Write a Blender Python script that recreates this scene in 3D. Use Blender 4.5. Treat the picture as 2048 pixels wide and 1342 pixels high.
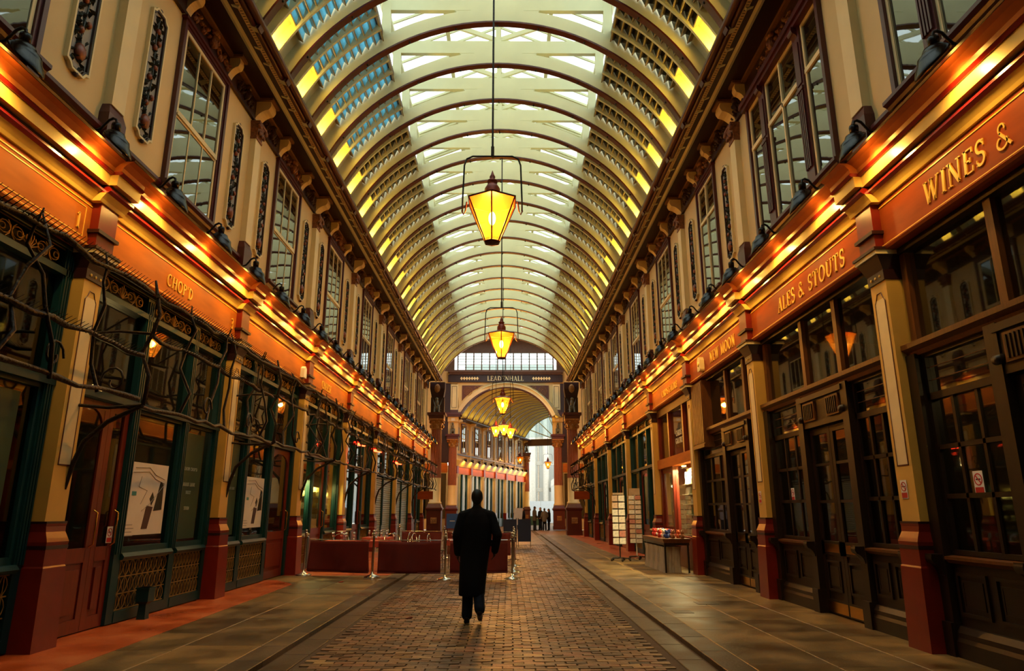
import bpy, bmesh, math, random
from math import sin, cos, pi, radians, sqrt, asin, atan2
from mathutils import Vector, Matrix
random.seed(7)
SC = bpy.context.scene
COL = SC.collection
for o in list(bpy.data.objects): bpy.data.objects.remove(o)

# ------------------------------------------------------------------ camera, sky, exposure
cam = bpy.data.cameras.new('camera'); camo = bpy.data.objects.new('camera', cam); COL.objects.link(camo)
cam.lens = 24; cam.sensor_width = 36; cam.clip_start = .05; cam.clip_end = 400
camo.location = (.28, 0, 1.5)
camo.rotation_euler = (radians(90 + 14.42), 0, radians(-.285))
SC.camera = camo
W = bpy.data.worlds.new('sky'); SC.world = W; W.use_nodes = True
bg = W.node_tree.nodes['Background']; bg.inputs[0].default_value = (1, 1, .91, 1); bg.inputs[1].default_value = 2.3
VS = SC.view_settings; VS.view_transform = 'Standard'; VS.look = 'None'; VS.gamma = 1; VS.use_curve_mapping = False
VS.exposure = 0.55

# ------------------------------------------------------------------ helpers
def srgb(h):
    h = h.lstrip('#'); r = [int(h[i:i + 2], 16) / 255 for i in (0, 2, 4)]
    return tuple(((x + .055) / 1.055) ** 2.4 if x > .04045 else x / 12.92 for x in r) + (1,)

MATS = {}
def mat(name, col, rough=.5, metal=0, var=.12, scale=6., bump=0, bscale=40., stretch=None, emit=None, es=0, coat=0, col2=None, spec=.5):
    if name in MATS: return MATS[name]
    m = bpy.data.materials.new(name); m.use_nodes = True; nt = m.node_tree; n = nt.nodes; l = nt.links
    b = n['Principled BSDF']; b.inputs['Roughness'].default_value = rough; b.inputs['Metallic'].default_value = metal
    b.inputs['Specular IOR Level'].default_value = spec
    b.inputs['Coat Weight'].default_value = coat
    c = srgb(col)
    tc = n.new('ShaderNodeTexCoord'); mp = n.new('ShaderNodeMapping'); l.new(tc.outputs['Object'], mp.inputs[0])
    if stretch: mp.inputs['Scale'].default_value = stretch
    nz = n.new('ShaderNodeTexNoise'); nz.inputs['Scale'].default_value = scale; nz.inputs['Detail'].default_value = 5
    l.new(mp.outputs[0], nz.inputs[0])
    rp = n.new('ShaderNodeValToRGB'); rp.color_ramp.elements[0].position = .3; rp.color_ramp.elements[1].position = .7
    c2 = srgb(col2) if col2 else tuple(min(1, x * (1 + var)) for x in c[:3]) + (1,)
    rp.color_ramp.elements[0].color = tuple(x * (1 - var) for x in c[:3]) + (1,); rp.color_ramp.elements[1].color = c2
    l.new(nz.outputs[0], rp.inputs[0]); l.new(rp.outputs[0], b.inputs['Base Color'])
    if bump:
        n2 = n.new('ShaderNodeTexNoise'); n2.inputs['Scale'].default_value = bscale; l.new(mp.outputs[0], n2.inputs[0])
        bp = n.new('ShaderNodeBump'); bp.inputs['Strength'].default_value = bump; bp.inputs['Distance'].default_value = .02
        l.new(n2.outputs[0], bp.inputs['Height']); l.new(bp.outputs[0], b.inputs['Normal'])
    if emit:
        b.inputs['Emission Color'].default_value = srgb(emit); b.inputs['Emission Strength'].default_value = es
    MATS[name] = m; return m

def glass(name, tint='#ffffff', base=.05, rough=.02, trans=0., tcol=None, dirt=.0, power=4):
    """thin pane: Schlick mix of a see-through tint and a mirror, with optional translucency"""
    if name in MATS: return MATS[name]
    m = bpy.data.materials.new(name); m.use_nodes = True; nt = m.node_tree; n = nt.nodes; l = nt.links
    n.remove(n['Principled BSDF']); out = n['Material Output']
    tr = n.new('ShaderNodeBsdfTransparent'); tr.inputs[0].default_value = srgb(tint)
    gl = n.new('ShaderNodeBsdfGlossy'); gl.inputs['Roughness'].default_value = rough
    lw = n.new('ShaderNodeLayerWeight'); lw.inputs[0].default_value = .5
    pw = n.new('ShaderNodeMath'); pw.operation = 'POWER'; l.new(lw.outputs['Facing'], pw.inputs[0]); pw.inputs[1].default_value = power
    ma = n.new('ShaderNodeMath'); ma.operation = 'MULTIPLY_ADD'; l.new(pw.outputs[0], ma.inputs[0]); ma.inputs[1].default_value = 1 - base; ma.inputs[2].default_value = base
    first = tr.outputs[0]
    if trans:
        tl = n.new('ShaderNodeBsdfTranslucent'); nz = n.new('ShaderNodeTexNoise'); nz.inputs['Scale'].default_value = 9
        rp = n.new('ShaderNodeValToRGB'); c = srgb(tcol or tint)
        rp.color_ramp.elements[0].color = tuple(x * .8 for x in c[:3]) + (1,); rp.color_ramp.elements[1].color = c
        l.new(nz.outputs[0], rp.inputs[0]); l.new(rp.outputs[0], tl.inputs[0])
        mx0 = n.new('ShaderNodeMixShader'); mx0.inputs[0].default_value = trans; l.new(tr.outputs[0], mx0.inputs[1]); l.new(tl.outputs[0], mx0.inputs[2]); first = mx0.outputs[0]
    mx = n.new('ShaderNodeMixShader'); l.new(ma.outputs[0], mx.inputs[0]); l.new(first, mx.inputs[1]); l.new(gl.outputs[0], mx.inputs[2])
    l.new(mx.outputs[0], out.inputs[0]); MATS[name] = m; return m

class MB:
    def __init__(s): s.v = []; s.f = []; s.sm = []
    def add(s, vs, fs, smooth=False):
        k = len(s.v); s.v += [tuple(v) for v in vs]; s.f += [tuple(i + k for i in f) for f in fs]; s.sm += [smooth] * len(fs); return s
    def box(s, x0, x1, y0, y1, z0, z1):
        return s.add([(x0, y0, z0), (x1, y0, z0), (x1, y1, z0), (x0, y1, z0), (x0, y0, z1), (x1, y0, z1), (x1, y1, z1), (x0, y1, z1)],
                     [(0, 3, 2, 1), (4, 5, 6, 7), (0, 1, 5, 4), (1, 2, 6, 5), (2, 3, 7, 6), (3, 0, 4, 7)])
    def cb(s, c, sz): return s.box(c[0] - sz[0] / 2, c[0] + sz[0] / 2, c[1] - sz[1] / 2, c[1] + sz[1] / 2, c[2] - sz[2] / 2, c[2] + sz[2] / 2)
    def frus(s, a, z0, b, z1):   # a,b = (x0,x1,y0,y1) at z0,z1
        q = lambda r, z: [(r[0], r[2], z), (r[1], r[2], z), (r[1], r[3], z), (r[0], r[3], z)]
        return s.add(q(a, z0) + q(b, z1), [(0, 3, 2, 1), (4, 5, 6, 7), (0, 1, 5, 4), (1, 2, 6, 5), (2, 3, 7, 6), (3, 0, 4, 7)])
    def ext(s, pts, t0, t1, m, smooth=False):   # closed 2d polygon swept from t0 to t1, m(p,q,t)->xyz
        n = len(pts); vs = [m(p, q, t0) for p, q in pts] + [m(p, q, t1) for p, q in pts]
        s.add(vs, [(i, (i + 1) % n, n + (i + 1) % n, n + i) for i in range(n)], smooth)
        return s.add([m(p, q, t0) for p, q in pts], [tuple(range(n))[::-1]]).add([m(p, q, t1) for p, q in pts], [tuple(range(n))])
    def ex(s, pts, x0, x1): return s.ext(pts, x0, x1, lambda y, z, x: (x, y, z))     # (y,z) profile along x
    def ey(s, pts, y0, y1): return s.ext(pts, y0, y1, lambda x, z, y: (x, y, z))     # (x,z) outline along y
    def ring(s, inner, outer, y0, y1):   # two open (x,z) polylines of the same length, solid between them
        n = len(inner); vs = []
        for y in (y0, y1): vs += [(p[0], y, p[1]) for p in inner] + [(p[0], y, p[1]) for p in outer]
        F = []
        for i in range(n - 1):
            F += [(i, i + 1, n + i + 1, n + i), (2 * n + i, 3 * n + i, 3 * n + i + 1, 2 * n + i + 1), (i, 2 * n + i, 2 * n + i + 1, i + 1), (n + i, n + i + 1, 3 * n + i + 1, 3 * n + i)]
        F += [(0, n, 3 * n, 2 * n), (n - 1, 3 * n - 1, 4 * n - 1, 2 * n - 1)]
        return s.add(vs, F)
    def tube(s, P, r, n=6, cap=True):
        P = [Vector(p) for p in P]; R = r if isinstance(r, (list, tuple)) else [r] * len(P); vs = []; up = None
        for i, p in enumerate(P):
            d = (P[min(i + 1, len(P) - 1)] - P[max(i - 1, 0)]).normalized()
            if up is None: up = Vector((0, 0, 1)) if abs(d.z) < .9 else Vector((1, 0, 0))
            a = d.cross(up)
            a = a.normalized() if a.length > 1e-6 else d.orthogonal().normalized()
            b = a.cross(d).normalized(); up = b
            vs += [p + (a * cos(2 * pi * k / n) + b * sin(2 * pi * k / n)) * R[i] for k in range(n)]
        F = [(i * n + k, i * n + (k + 1) % n, (i + 1) * n + (k + 1) % n, (i + 1) * n + k) for i in range(len(P) - 1) for k in range(n)]
        s.add(vs, F, True)
        if cap: s.add(vs[:n], [tuple(range(n))]); s.add(vs[-n:], [tuple(range(n))[::-1]])
        return s
    def lathe(s, prof, n=12, c=(0, 0, 0), M=None, smooth=True, ph=0):
        vs = []
        for r, z in prof:
            for k in range(n):
                a = 2 * pi * k / n + ph; p = Vector((r * cos(a), r * sin(a), z))
                vs.append((M @ p if M else p) + Vector(c))
        F = [(i * n + k, i * n + (k + 1) % n, (i + 1) * n + (k + 1) % n, (i + 1) * n + k) for i in range(len(prof) - 1) for k in range(n)]
        s.add(vs, F, smooth)
        s.add(vs[:n], [tuple(range(n))]); s.add(vs[-n:], [tuple(range(n))[::-1]]); return s
    def ball(s, c, r, n=8, m=6):
        r = r if isinstance(r, (tuple, list)) else (r, r, r)
        vs = [Vector((c[0], c[1], c[2] + r[2]))]
        for i in range(1, m):
            for k in range(n): vs.append((c[0] + r[0] * sin(pi * i / m) * cos(2 * pi * k / n), c[1] + r[1] * sin(pi * i / m) * sin(2 * pi * k / n), c[2] + r[2] * cos(pi * i / m)))
        vs.append((c[0], c[1], c[2] - r[2])); F = [(0, 1 + k, 1 + (k + 1) % n) for k in range(n)]
        for i in range(m - 2): F += [(1 + i * n + k, 1 + (i + 1) * n + k, 1 + (i + 1) * n + (k + 1) % n, 1 + i * n + (k + 1) % n) for k in range(n)]
        L = len(vs) - 1; F += [(L, 1 + (m - 2) * n + (k + 1) % n, 1 + (m - 2) * n + k) for k in range(n)]
        return s.add(vs, F, True)
    def frame(s, x0, x1, z0, z1, w, y0, y1, wb=None):   # rectangular frame in the xz plane
        wb = w if wb is None else wb
        s.box(x0, x0 + w, y0, y1, z0, z1); s.box(x1 - w, x1, y0, y1, z0, z1)
        s.box(x0 + w, x1 - w, y0, y1, z1 - w, z1); return s.box(x0 + w, x1 - w, y0, y1, z0, z0 + wb)
    def mesh(s, name, m, recalc=True):
        me = bpy.data.meshes.new(name); me.from_pydata([tuple(v) for v in s.v], [], s.f)
        me.polygons.foreach_set('use_smooth', s.sm)
        if recalc:
            b = bmesh.new(); b.from_mesh(me); bmesh.ops.recalc_face_normals(b, faces=b.faces); b.to_mesh(me); b.free()
        me.materials.append(m); me.update(); return me

CACHE = {}
def me_(key, m, fn):
    k = (key, m.name)
    if k not in CACHE:
        b = MB(); fn(b); CACHE[k] = b.mesh(key, m)
    return CACHE[k]
def ob(name, me, parent=None, loc=(0, 0, 0), rot=0, scale=None):
    o = bpy.data.objects.new(name, me); COL.objects.link(o); o.location = loc
    o.rotation_euler = (0, 0, rot) if not isinstance(rot, (tuple, list)) else rot
    if scale: o.scale = scale
    if parent: o.parent = parent
    return o
def tag(o, label=None, cat=None, group=None, kind=None):
    if label: o['label'] = label
    if cat: o['category'] = cat
    if group: o['group'] = group
    if kind: o['kind'] = kind
    return o
def thing(name, label, cat, loc=(0, 0, 0), rot=0, group=None, kind=None):
    return tag(ob(name, None, None, loc, rot), label, cat, group, kind)
def P(name, m, fn, parent, loc=(0, 0, 0), rot=0, scale=None, key=None):
    if key: me = me_(key, m, fn)
    else:
        b = MB(); fn(b); me = b.mesh(name, m)
    return ob(name, me, parent, loc, rot, scale)
def lamp(name, kind, energy, col, parent=None, loc=(0, 0, 0), aim=None, size=.05, angle=None, blend=.5):
    d = bpy.data.lights.new(name, kind); d.energy = energy; d.color = col
    if kind == 'AREA': d.size = size
    else: d.shadow_soft_size = size
    if kind == 'SPOT': d.spot_size = radians(angle); d.spot_blend = blend
    o = bpy.data.objects.new(name, d); COL.objects.link(o); o.location = loc
    if aim is not None: o.rotation_euler = Vector(aim).to_track_quat('-Z', 'Y').to_euler()
    if parent: o.parent = parent
    return o

# ------------------------------------------------------------------ materials
CREAM = mat('cream_paint', '#cfb47c', .55, var=.06, scale=1.5)
CREAML = mat('pale_cream_paint', '#dccb9a', .5, var=.05, scale=2)
MUST = mat('mustard_cream_paint', '#c89c48', .5, var=.08, scale=2)
PANEL = mat('panel_cream_paint', '#d9c393', .5, var=.05)
MAROON = mat('maroon_paint', '#4a1418', .35, var=.15)
DMAROON = mat('dark_maroon_paint', '#2a0c10', .4, var=.15)
REDB = mat('red_gloss_paint', '#701a0e', .32, var=.12)
FASC = mat('fascia_orange_brown_paint', '#b0601e', .6, var=.16, scale=1.2, stretch=(1, 1, 5), spec=.15)
FASCR = mat('fascia_red_brown_paint', '#8c3c12', .6, var=.18, scale=1.2, stretch=(1, 1, 5), spec=.15)
GOLD = mat('gold_leaf', '#eebc4c', .4, .15, var=.08)
BANDY = mat('cornice_cream_paint', '#d8b45c', .35, var=.06)
BANDO = mat('cornice_orange_paint', '#b0602a', .3, var=.1)
BANDR = mat('cornice_red_paint', '#8a1a10', .22, var=.12)
TEAL = mat('teal_paint', '#0a3236', .4, var=.12, spec=.35)
BROWN = mat('red_brown_timber', '#6a2212', .35, var=.2, stretch=(6, 6, .6), spec=.4)
PUB = mat('black_brown_timber', '#20130b', .4, var=.25, stretch=(6, 6, .6), spec=.35)
PUBL = mat('brown_timber', '#5a3212', .4, var=.25, stretch=(6, 6, .6), spec=.35)
IRON = mat('dark_iron', '#1c120d', .45, .3, var=.3, bump=.6, bscale=30)
BLACKG = mat('black_gloss_enamel', '#120a0c', .22, var=.1, spec=.3)
LATT = mat('gilded_lattice', '#8a6a2c', .45, .3, var=.2)
SCROLL = mat('gilded_scroll', '#94702e', .4, .4, var=.2)
BRASS = mat('brass', '#c09038', .25, 1, var=.1)
STEEL = mat('polished_steel', '#c8c4bc', .18, 1, var=.05)
WHITE = mat('white_print', '#dcd8cf', .5, var=.03)
REDP = mat('red_print', '#b01818', .5, var=.05)
BLACKP = mat('black_print', '#101010', .5, var=.05)
GREENP = mat('green_print', '#1d3a28', .5, var=.1)
RIBC = mat('roof_cream_paint', '#cfcca6', .5, var=.06, scale=1.5)
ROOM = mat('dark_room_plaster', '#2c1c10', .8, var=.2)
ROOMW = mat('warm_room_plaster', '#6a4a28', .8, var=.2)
STONE = mat('gold_brown_carving', '#7a4a2c', .5, .2, var=.4, scale=20, bump=.8)
CARVE = mat('dark_carving', '#3a1c16', .45, .1, var=.5, scale=25, bump=1)
LEAFC = mat('painted_leaf', '#1c2018', .4, var=.4, scale=20)
FRUIT = mat('painted_fruit', '#7a3a1c', .4, var=.3, scale=12)
GROUNDP = mat('grey_panel_ground', '#8e8a84', .6, var=.08)
PANE = glass('shop_glass', '#d8dcd4', .06)
PANEF = glass('far_shop_glass', '#d8dcd4', .03, .05, 0, None, 0, 7)
PANED = glass('dark_glass', '#3a3e3c', .10, .015)
SKYP = glass('skylight_glass', '#e8f2f4', .03, .1)
LOUV = glass('blue_tinted_glass', '#6fa6b8', .05, .12, .5, '#9fd0e0')
AMBER = glass('amber_lantern_glass', '#ffcf80', .03, .08, .10, '#ffa030')
BULB = mat('lamp_mantle', '#fff0c0', .5, emit='#ffc050', es=120)

# ------------------------------------------------------------------ layout (metres; y runs down the arcade)
PY = [3.45, 8.2, 12.95, 17.6, 22.4, 27.55, 32.65, 37.9, 43.0]      # centres of the shop pilasters, both sides
D0 = 5.0                                                            # distance of the fascia plane from the centre line
SIDES = ((-1, 'left', pi / 2), (1, 'right', -pi / 2))
YEND = 45.2
def wl(s, y, z=0, d=D0): return (s * d, y, z)

# ------------------------------------------------------------------ floor
def sett_mat():
    m = bpy.data.materials.new('granite_setts'); m.use_nodes = True; nt = m.node_tree; n = nt.nodes; l = nt.links; b = n['Principled BSDF']
    g = n.new('ShaderNodeNewGeometry'); sx = n.new('ShaderNodeSeparateXYZ'); l.new(g.outputs['Position'], sx.inputs[0])
    def M(op, a, v):
        q = n.new('ShaderNodeMath'); q.operation = op
        l.new(a, q.inputs[0])
        if isinstance(v, (int, float)): q.inputs[1].default_value = v
        else: l.new(v, q.inputs[1])
        return q.outputs[0]
    row = M('FLOOR', M('DIVIDE', sx.outputs[1], .105), 0)
    xo = M('ADD', M('DIVIDE', sx.outputs[0], .222), M('MULTIPLY', M('MODULO', row, 2), .5))
    cx = n.new('ShaderNodeCombineXYZ'); l.new(M('FLOOR', xo, 0), cx.inputs[0]); l.new(row, cx.inputs[1])
    wn = n.new('ShaderNodeTexWhiteNoise'); wn.noise_dimensions = '3D'; l.new(cx.outputs[0], wn.inputs[0])
    rp = n.new('ShaderNodeValToRGB'); e = rp.color_ramp.elements
    e[0].color = srgb('#3c2b18'); e[1].color = srgb('#a88650')
    for p, c in ((.3, '#604628'), (.6, '#80603a'), (.85, '#845434')): q = e.new(p); q.color = srgb(c)
    l.new(wn.outputs[0], rp.inputs[0])
    nz = n.new('ShaderNodeTexNoise'); nz.inputs['Scale'].default_value = 1.1; l.new(g.outputs['Position'], nz.inputs[0])
    n2 = n.new('ShaderNodeTexNoise'); n2.inputs['Scale'].default_value = 45; l.new(g.outputs['Position'], n2.inputs[0])
    mr = n.new('ShaderNodeMapRange'); l.new(nz.outputs[0], mr.inputs[0]); mr.inputs[1].default_value = .3; mr.inputs[2].default_value = .7; mr.inputs[3].default_value = .72; mr.inputs[4].default_value = 1.12
    m2 = n.new('ShaderNodeMapRange'); l.new(n2.outputs[0], m2.inputs[0]); m2.inputs[3].default_value = .7; m2.inputs[4].default_value = 1.3
    mu = n.new('ShaderNodeVectorMath'); mu.operation = 'SCALE'; l.new(rp.outputs[0], mu.inputs[0]); l.new(M('MULTIPLY', mr.outputs[0], m2.outputs[0]), mu.inputs[3])
    l.new(mu.outputs[0], b.inputs['Base Color'])
    rr = n.new('ShaderNodeMapRange'); l.new(nz.outputs[0], rr.inputs[0]); rr.inputs[3].default_value = .3; rr.inputs[4].default_value = .62; l.new(rr.outputs[0], b.inputs['Roughness'])
    bp = n.new('ShaderNodeBump'); bp.inputs['Strength'].default_value = .5; bp.inputs['Distance'].default_value = .01; l.new(n2.outputs[0], bp.inputs['Height']); l.new(bp.outputs[0], b.inputs['Normal'])
    return m
SETT = sett_mat()
def slab_mat(name, c1, c2, c3, r0, r1):
    m = bpy.data.materials.new(name); m.use_nodes = True; nt = m.node_tree; n = nt.nodes; l = nt.links; b = n['Principled BSDF']
    g = n.new('ShaderNodeNewGeometry'); oi = n.new('ShaderNodeObjectInfo')
    nz = n.new('ShaderNodeTexNoise'); nz.inputs['Scale'].default_value = 1.6; nz.inputs['Detail'].default_value = 8; l.new(g.outputs['Position'], nz.inputs[0])
    ad = n.new('ShaderNodeMath'); ad.operation = 'MULTIPLY_ADD'; l.new(oi.outputs['Random'], ad.inputs[0]); ad.inputs[1].default_value = .22; l.new(nz.outputs[0], ad.inputs[2])
    rp = n.new('ShaderNodeValToRGB'); e = rp.color_ramp.elements; e[0].position = .38; e[1].position = .82; e[0].color = srgb(c1); e[1].color = srgb(c3); q = e.new(.6); q.color = srgb(c2)
    l.new(ad.outputs[0], rp.inputs[0]); l.new(rp.outputs[0], b.inputs['Base Color'])
    n2 = n.new('ShaderNodeTexNoise'); n2.inputs['Scale'].default_value = 30; n2.inputs['Detail'].default_value = 6; l.new(g.outputs['Position'], n2.inputs[0])
    mr = n.new('ShaderNodeMapRange'); l.new(nz.outputs[0], mr.inputs[0]); mr.inputs[1].default_value = .3; mr.inputs[2].default_value = .7; mr.inputs[3].default_value = r0; mr.inputs[4].default_value = r1; l.new(mr.outputs[0], b.inputs['Roughness'])
    bp = n.new('ShaderNodeBump'); bp.inputs['Strength'].default_value = .4; bp.inputs['Distance'].default_value = .01; l.new(n2.outputs[0], bp.inputs['Height']); l.new(bp.outputs[0], b.inputs['Normal'])
    return m
SLAB = slab_mat('paving_stone', '#42321c', '#66502e', '#8a6a3a', .28, .55)
KERB = slab_mat('kerb_stone', '#2e2416', '#483722', '#604a2c', .35, .6)
TERR = slab_mat('terracotta_paint', '#8a3612', '#a8481a', '#b8602e', .25, .5)
BED = mat('dark_mortar', '#54402a', .9, var=.2)
XL, XR = -2.25, 2.40       # kerb lines
fl = MB(); fl.box(-9, 9, -8, 110, -.30, -.058)
floor = tag(ob('floor', fl.mesh('floor', BED)), kind='structure')
# setts: the nearest 300 as pieces of their own, the others joined
sx0, sx1 = XL + .32, XR - .32
def sett_shape(b, cx, cy, L=.214, w=.099, top=-.05, r=None):
    r = r or random; j = lambda: r.uniform(-.006, .006); t = [top + r.uniform(-.004, .005) for _ in range(4)]
    q = [(cx - L / 2 + j(), cy - w / 2 + j()), (cx + L / 2 + j(), cy - w / 2 + j()), (cx + L / 2 + j(), cy + w / 2 + j()), (cx - L / 2 + j(), cy + w / 2 + j())]
    vs = [(x, y, -.1) for x, y in q] + [(x + (cx - x) * .05, y + (cy - y) * .08, t[i]) for i, (x, y) in enumerate(q)]
    b.add(vs, [(4, 5, 6, 7), (0, 1, 5, 4), (1, 2, 6, 5), (2, 3, 7, 6), (3, 0, 4, 7)])
variants = []
for i in range(8):
    b = MB(); sett_shape(b, 0, 0); variants.append(b.mesh('sett', SETT))
rest = MB(); cnt = 0
row0 = int(6.9 / .105)
for r in range(int(4.6 / .105), int(34 / .105)):
    y = (r + .5) * .105
    i0 = int(math.floor(sx0 / .222)); i1 = int(math.ceil(sx1 / .222))
    for i in range(i0, i1 + 1):
        x = (i + .5 - (.5 if r % 2 else 0)) * .222
        if x - .1 < sx0 or x + .1 > sx1: continue
        if r >= row0 and cnt < 300:
            ob('sett', variants[random.randrange(8)], floor, (x, y, 0)); cnt += 1
        else: sett_shape(rest, x, y)
tag(ob('setts', rest.mesh('setts', SETT, False), floor), kind='stuff')
far = MB(); far.box(sx0, sx1, 34, 60, -.1, -.05); far.box(-9, 9, 60, 108, -.1, -.05); far.box(-9, XL, 46.5, 60, -.1, -.051); far.box(XR, 9, 46.5, 60, -.1, -.051)
ob('far_roadway', far.mesh('far_roadway', SETT), floor)
def stone(b, x0, x1, y0, y1, top, ch=.006):
    b.frus((x0, x1, y0, y1), -.1, (x0, x1, y0, y1), top - ch); b.frus((x0, x1, y0, y1), top - ch, (x0 + ch, x1 - ch, y0 + ch, y1 - ch), top)
for s, xk in ((-1, XL), (1, XR)):
    y = 4.6 + (.3 if s > 0 else 0)
    while y < 46.4:
        L = random.uniform(.8, 1.15)
        a, c = sorted((xk, xk + s * .30)); P('kerb_stone', KERB, lambda b: stone(b, a, c, y, y + L - .012, .005), floor)
        a, c = sorted((xk - s * .03, xk - s * .31)); P('channel_stone', KERB, lambda b: stone(b, a, c, y - .2, y - .2 + L - .012, -.045), floor)
        y += L
    xw = s * 5.25; xs = xk + s * .312; n = 3; w = abs(xw - xs) / n
    for c_ in range(n):
        y = 4.6 + random.uniform(-.5, 0)
        while y < 46.4:
            L = random.uniform(.75, 1.25); a, c = sorted((xs + s * w * c_, xs + s * w * (c_ + 1) - s * .01))
            P('paving_slab', SLAB, lambda b: stone(b, a, c, y, y + L - .01, 0), floor); y += L
tb = MB(); tb.ext([(-5.2, 3), (-3.95, 3), (-4.06, 7.2), (-4.28, 15.3), (-4.9, 16.2), (-5.2, 16.2)], -.02, .004, lambda x, y, z: (x, y, z))
ob('painted_strip', tb.mesh('painted_strip', TERR), floor)
tb = MB(); tb.box(4.05, 5.2, 23.6, 46, -.02, .004); ob('painted_strip', tb.mesh('painted_strip', TERR), floor)
tb = MB(); tb.box(-5.2, -2.6, 17.3, 27, -.02, .004); ob('painted_strip', tb.mesh('painted_strip', TERR), floor)
for x, y, a, c in ((3.1, 16.2, .6, .5), (2.95, 11.2, .3, .3), (3.6, 12.2, .35, .35)):
    P('cover_plate', KERB, lambda b: stone(b, x - a / 2, x + a / 2, y - c / 2, y + c / 2, .006), floor)

# ------------------------------------------------------------------ walls
def opaque_glass(name, col, base):
    m = bpy.data.materials.new(name); m.use_nodes = True; nt = m.node_tree; n = nt.nodes; l = nt.links
    n.remove(n['Principled BSDF']); df = n.new('ShaderNodeBsdfDiffuse'); df.inputs[0].default_value = srgb(col)
    nz = n.new('ShaderNodeTexNoise'); nz.inputs['Scale'].default_value = 1.5; bp = n.new('ShaderNodeBump'); bp.inputs['Strength'].default_value = .03; bp.inputs['Distance'].default_value = .02; l.new(nz.outputs[0], bp.inputs['Height'])
    gl = n.new('ShaderNodeBsdfGlossy'); gl.inputs['Roughness'].default_value = .02; l.new(bp.outputs[0], gl.inputs['Normal'])
    lw = n.new('ShaderNodeLayerWeight'); lw.inputs[0].default_value = .5
    pw = n.new('ShaderNodeMath'); pw.operation = 'POWER'; l.new(lw.outputs['Facing'], pw.inputs[0]); pw.inputs[1].default_value = 3
    ma = n.new('ShaderNodeMath'); ma.operation = 'MULTIPLY_ADD'; l.new(pw.outputs[0], ma.inputs[0]); ma.inputs[1].default_value = 1 - base; ma.inputs[2].default_value = base
    mx = n.new('ShaderNodeMixShader'); l.new(ma.outputs[0], mx.inputs[0]); l.new(df.outputs[0], mx.inputs[1]); l.new(gl.outputs[0], mx.inputs[2]); l.new(mx.outputs[0], n['Material Output'].inputs[0])
    return m
UPG = opaque_glass('upper_window_glass', '#14140f', .14)

def ground_pilaster(par, s, rot, y):
    e = ob('pilaster', None, par, wl(s, y), rot)
    def base(b):
        b.frus((-.22, .22, -.14, .26), 0, (-.205, .205, -.12, .26), .88)
        b.frus((-.205, .205, -.12, .26), .88, (-.195, .195, -.11, .26), .9); b.box(-.195, .195, -.11, .26, .9, 1.08)
        pr = [(.195, -.11, 1.12), (.2, -.115, 1.16), (.19, -.1, 1.2), (.175, -.07, 1.27), (.18, -.065, 1.33), (.185, -.07, 1.36)]
        for (a, d, z), (a2, d2, z2) in zip(pr, pr[1:]): b.frus((-a, a, d, .26), z, (-a2, a2, d2, .26), z2)
    P('base', REDB, base, e, key='pil_base')
    P('base_fillet', DMAROON, lambda b: (b.box(-.2, .2, -.115, .26, 1.08, 1.12), b.box(-.187, .187, -.07, .26, 1.36, 1.385)), e, key='pil_fillet')
    P('shaft', MUST, lambda b: b.box(-.18, .18, -.04, .26, 1.385, 4.29), e, key='pil_shaft')
    def line(b):
        x, z0, z1, w, y0, y1 = .12, 2.02, 4.16, .014, -.047, -.038
        b.box(-x, -x + w, y0, y1, z0, z1 - .12); b.box(x - w, x, y0, y1, z0, z1 - .12); b.box(-x, x, y0, y1, z0, z0 + w)
        b.tube([(-x + .007, -.043, z1 - .12), (-.07, -.043, z1 - .06), (-.045, -.043, z1), (.045, -.043, z1), (.07, -.043, z1 - .06), (x - .007, -.043, z1 - .12)], .007, 4)
    P('panel', PANEL, lambda b: b.box(-.11, .11, -.0435, -.03, 2.03, 4.08), e, key='pil_panel')
    P('panel_line', MAROON, line, e, key='pil_line')
    P('capital', DMAROON, lambda b: (b.box(-.19, .19, -.06, .26, 4.29, 4.42), b.frus((-.19, .19, -.06, .26), 4.42, (-.25, .25, -.14, .26), 4.60)), e, key='pil_cap')
    P('abacus', CREAML, lambda b: b.box(-.26, .26, -.16, .2, 4.60, 4.655), e, key='pil_abac')
    P('abacus_fillet', DMAROON, lambda b: b.box(-.275, .275, -.18, .2, 4.655, 4.69), e, key='pil_abf')
    for x in (-.1, 0, .1): P('stud', GOLD, lambda b: b.ball((0, 0, 0), (.018, .012, .022), 6, 4), e, (x, -.062, 4.355), key='pil_stud')
    P('block', REDB, lambda b: b.box(-.19, .19, -.11, .1, 4.69, 5.29), e, key='pil_block')
    P('block_fillet', DMAROON, lambda b: b.box(-.225, .225, -.15, .1, 4.88, 4.925), e, key='pil_bf')

def upper_pilaster(par, s, rot, y):
    e = ob('upper_pilaster', None, par, wl(s, y), rot)
    P('pedestal', MAROON, lambda b: (b.box(-.2, .2, -.02, .12, 5.86, 6.6), b.frus((-.2, .2, -.02, .12), 6.6, (-.16, .16, .02, .12), 6.74)), e, key='upil_ped')
    P('shaft', CREAML, lambda b: (b.box(-.15, .15, .0, .13, 6.74, 9.05)), e, key='upil_shaft')
    def cap(b):
        b.box(-.16, .16, -.02, .13, 9.03, 9.08); b.frus((-.15, .15, 0, .13), 9.08, (-.2, .2, -.07, .13), 9.36); b.box(-.21, .21, -.08, .13, 9.36, 9.42)
        for x in (-.17, .17):
            b.lathe([(.001, -.03), (.06, -.03), (.06, .03), (.001, .03)], 10, (x, -.07, 9.31), Matrix.Rotation(pi / 2, 3, 'X'))
        for i in range(5): b.ball((-.12 + .06 * i, -.06, 9.17 + .03 * (i % 2)), (.035, .03, .06), 6, 4)
    P('capital', STONE, cap, e, key='upil_cap')

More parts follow.
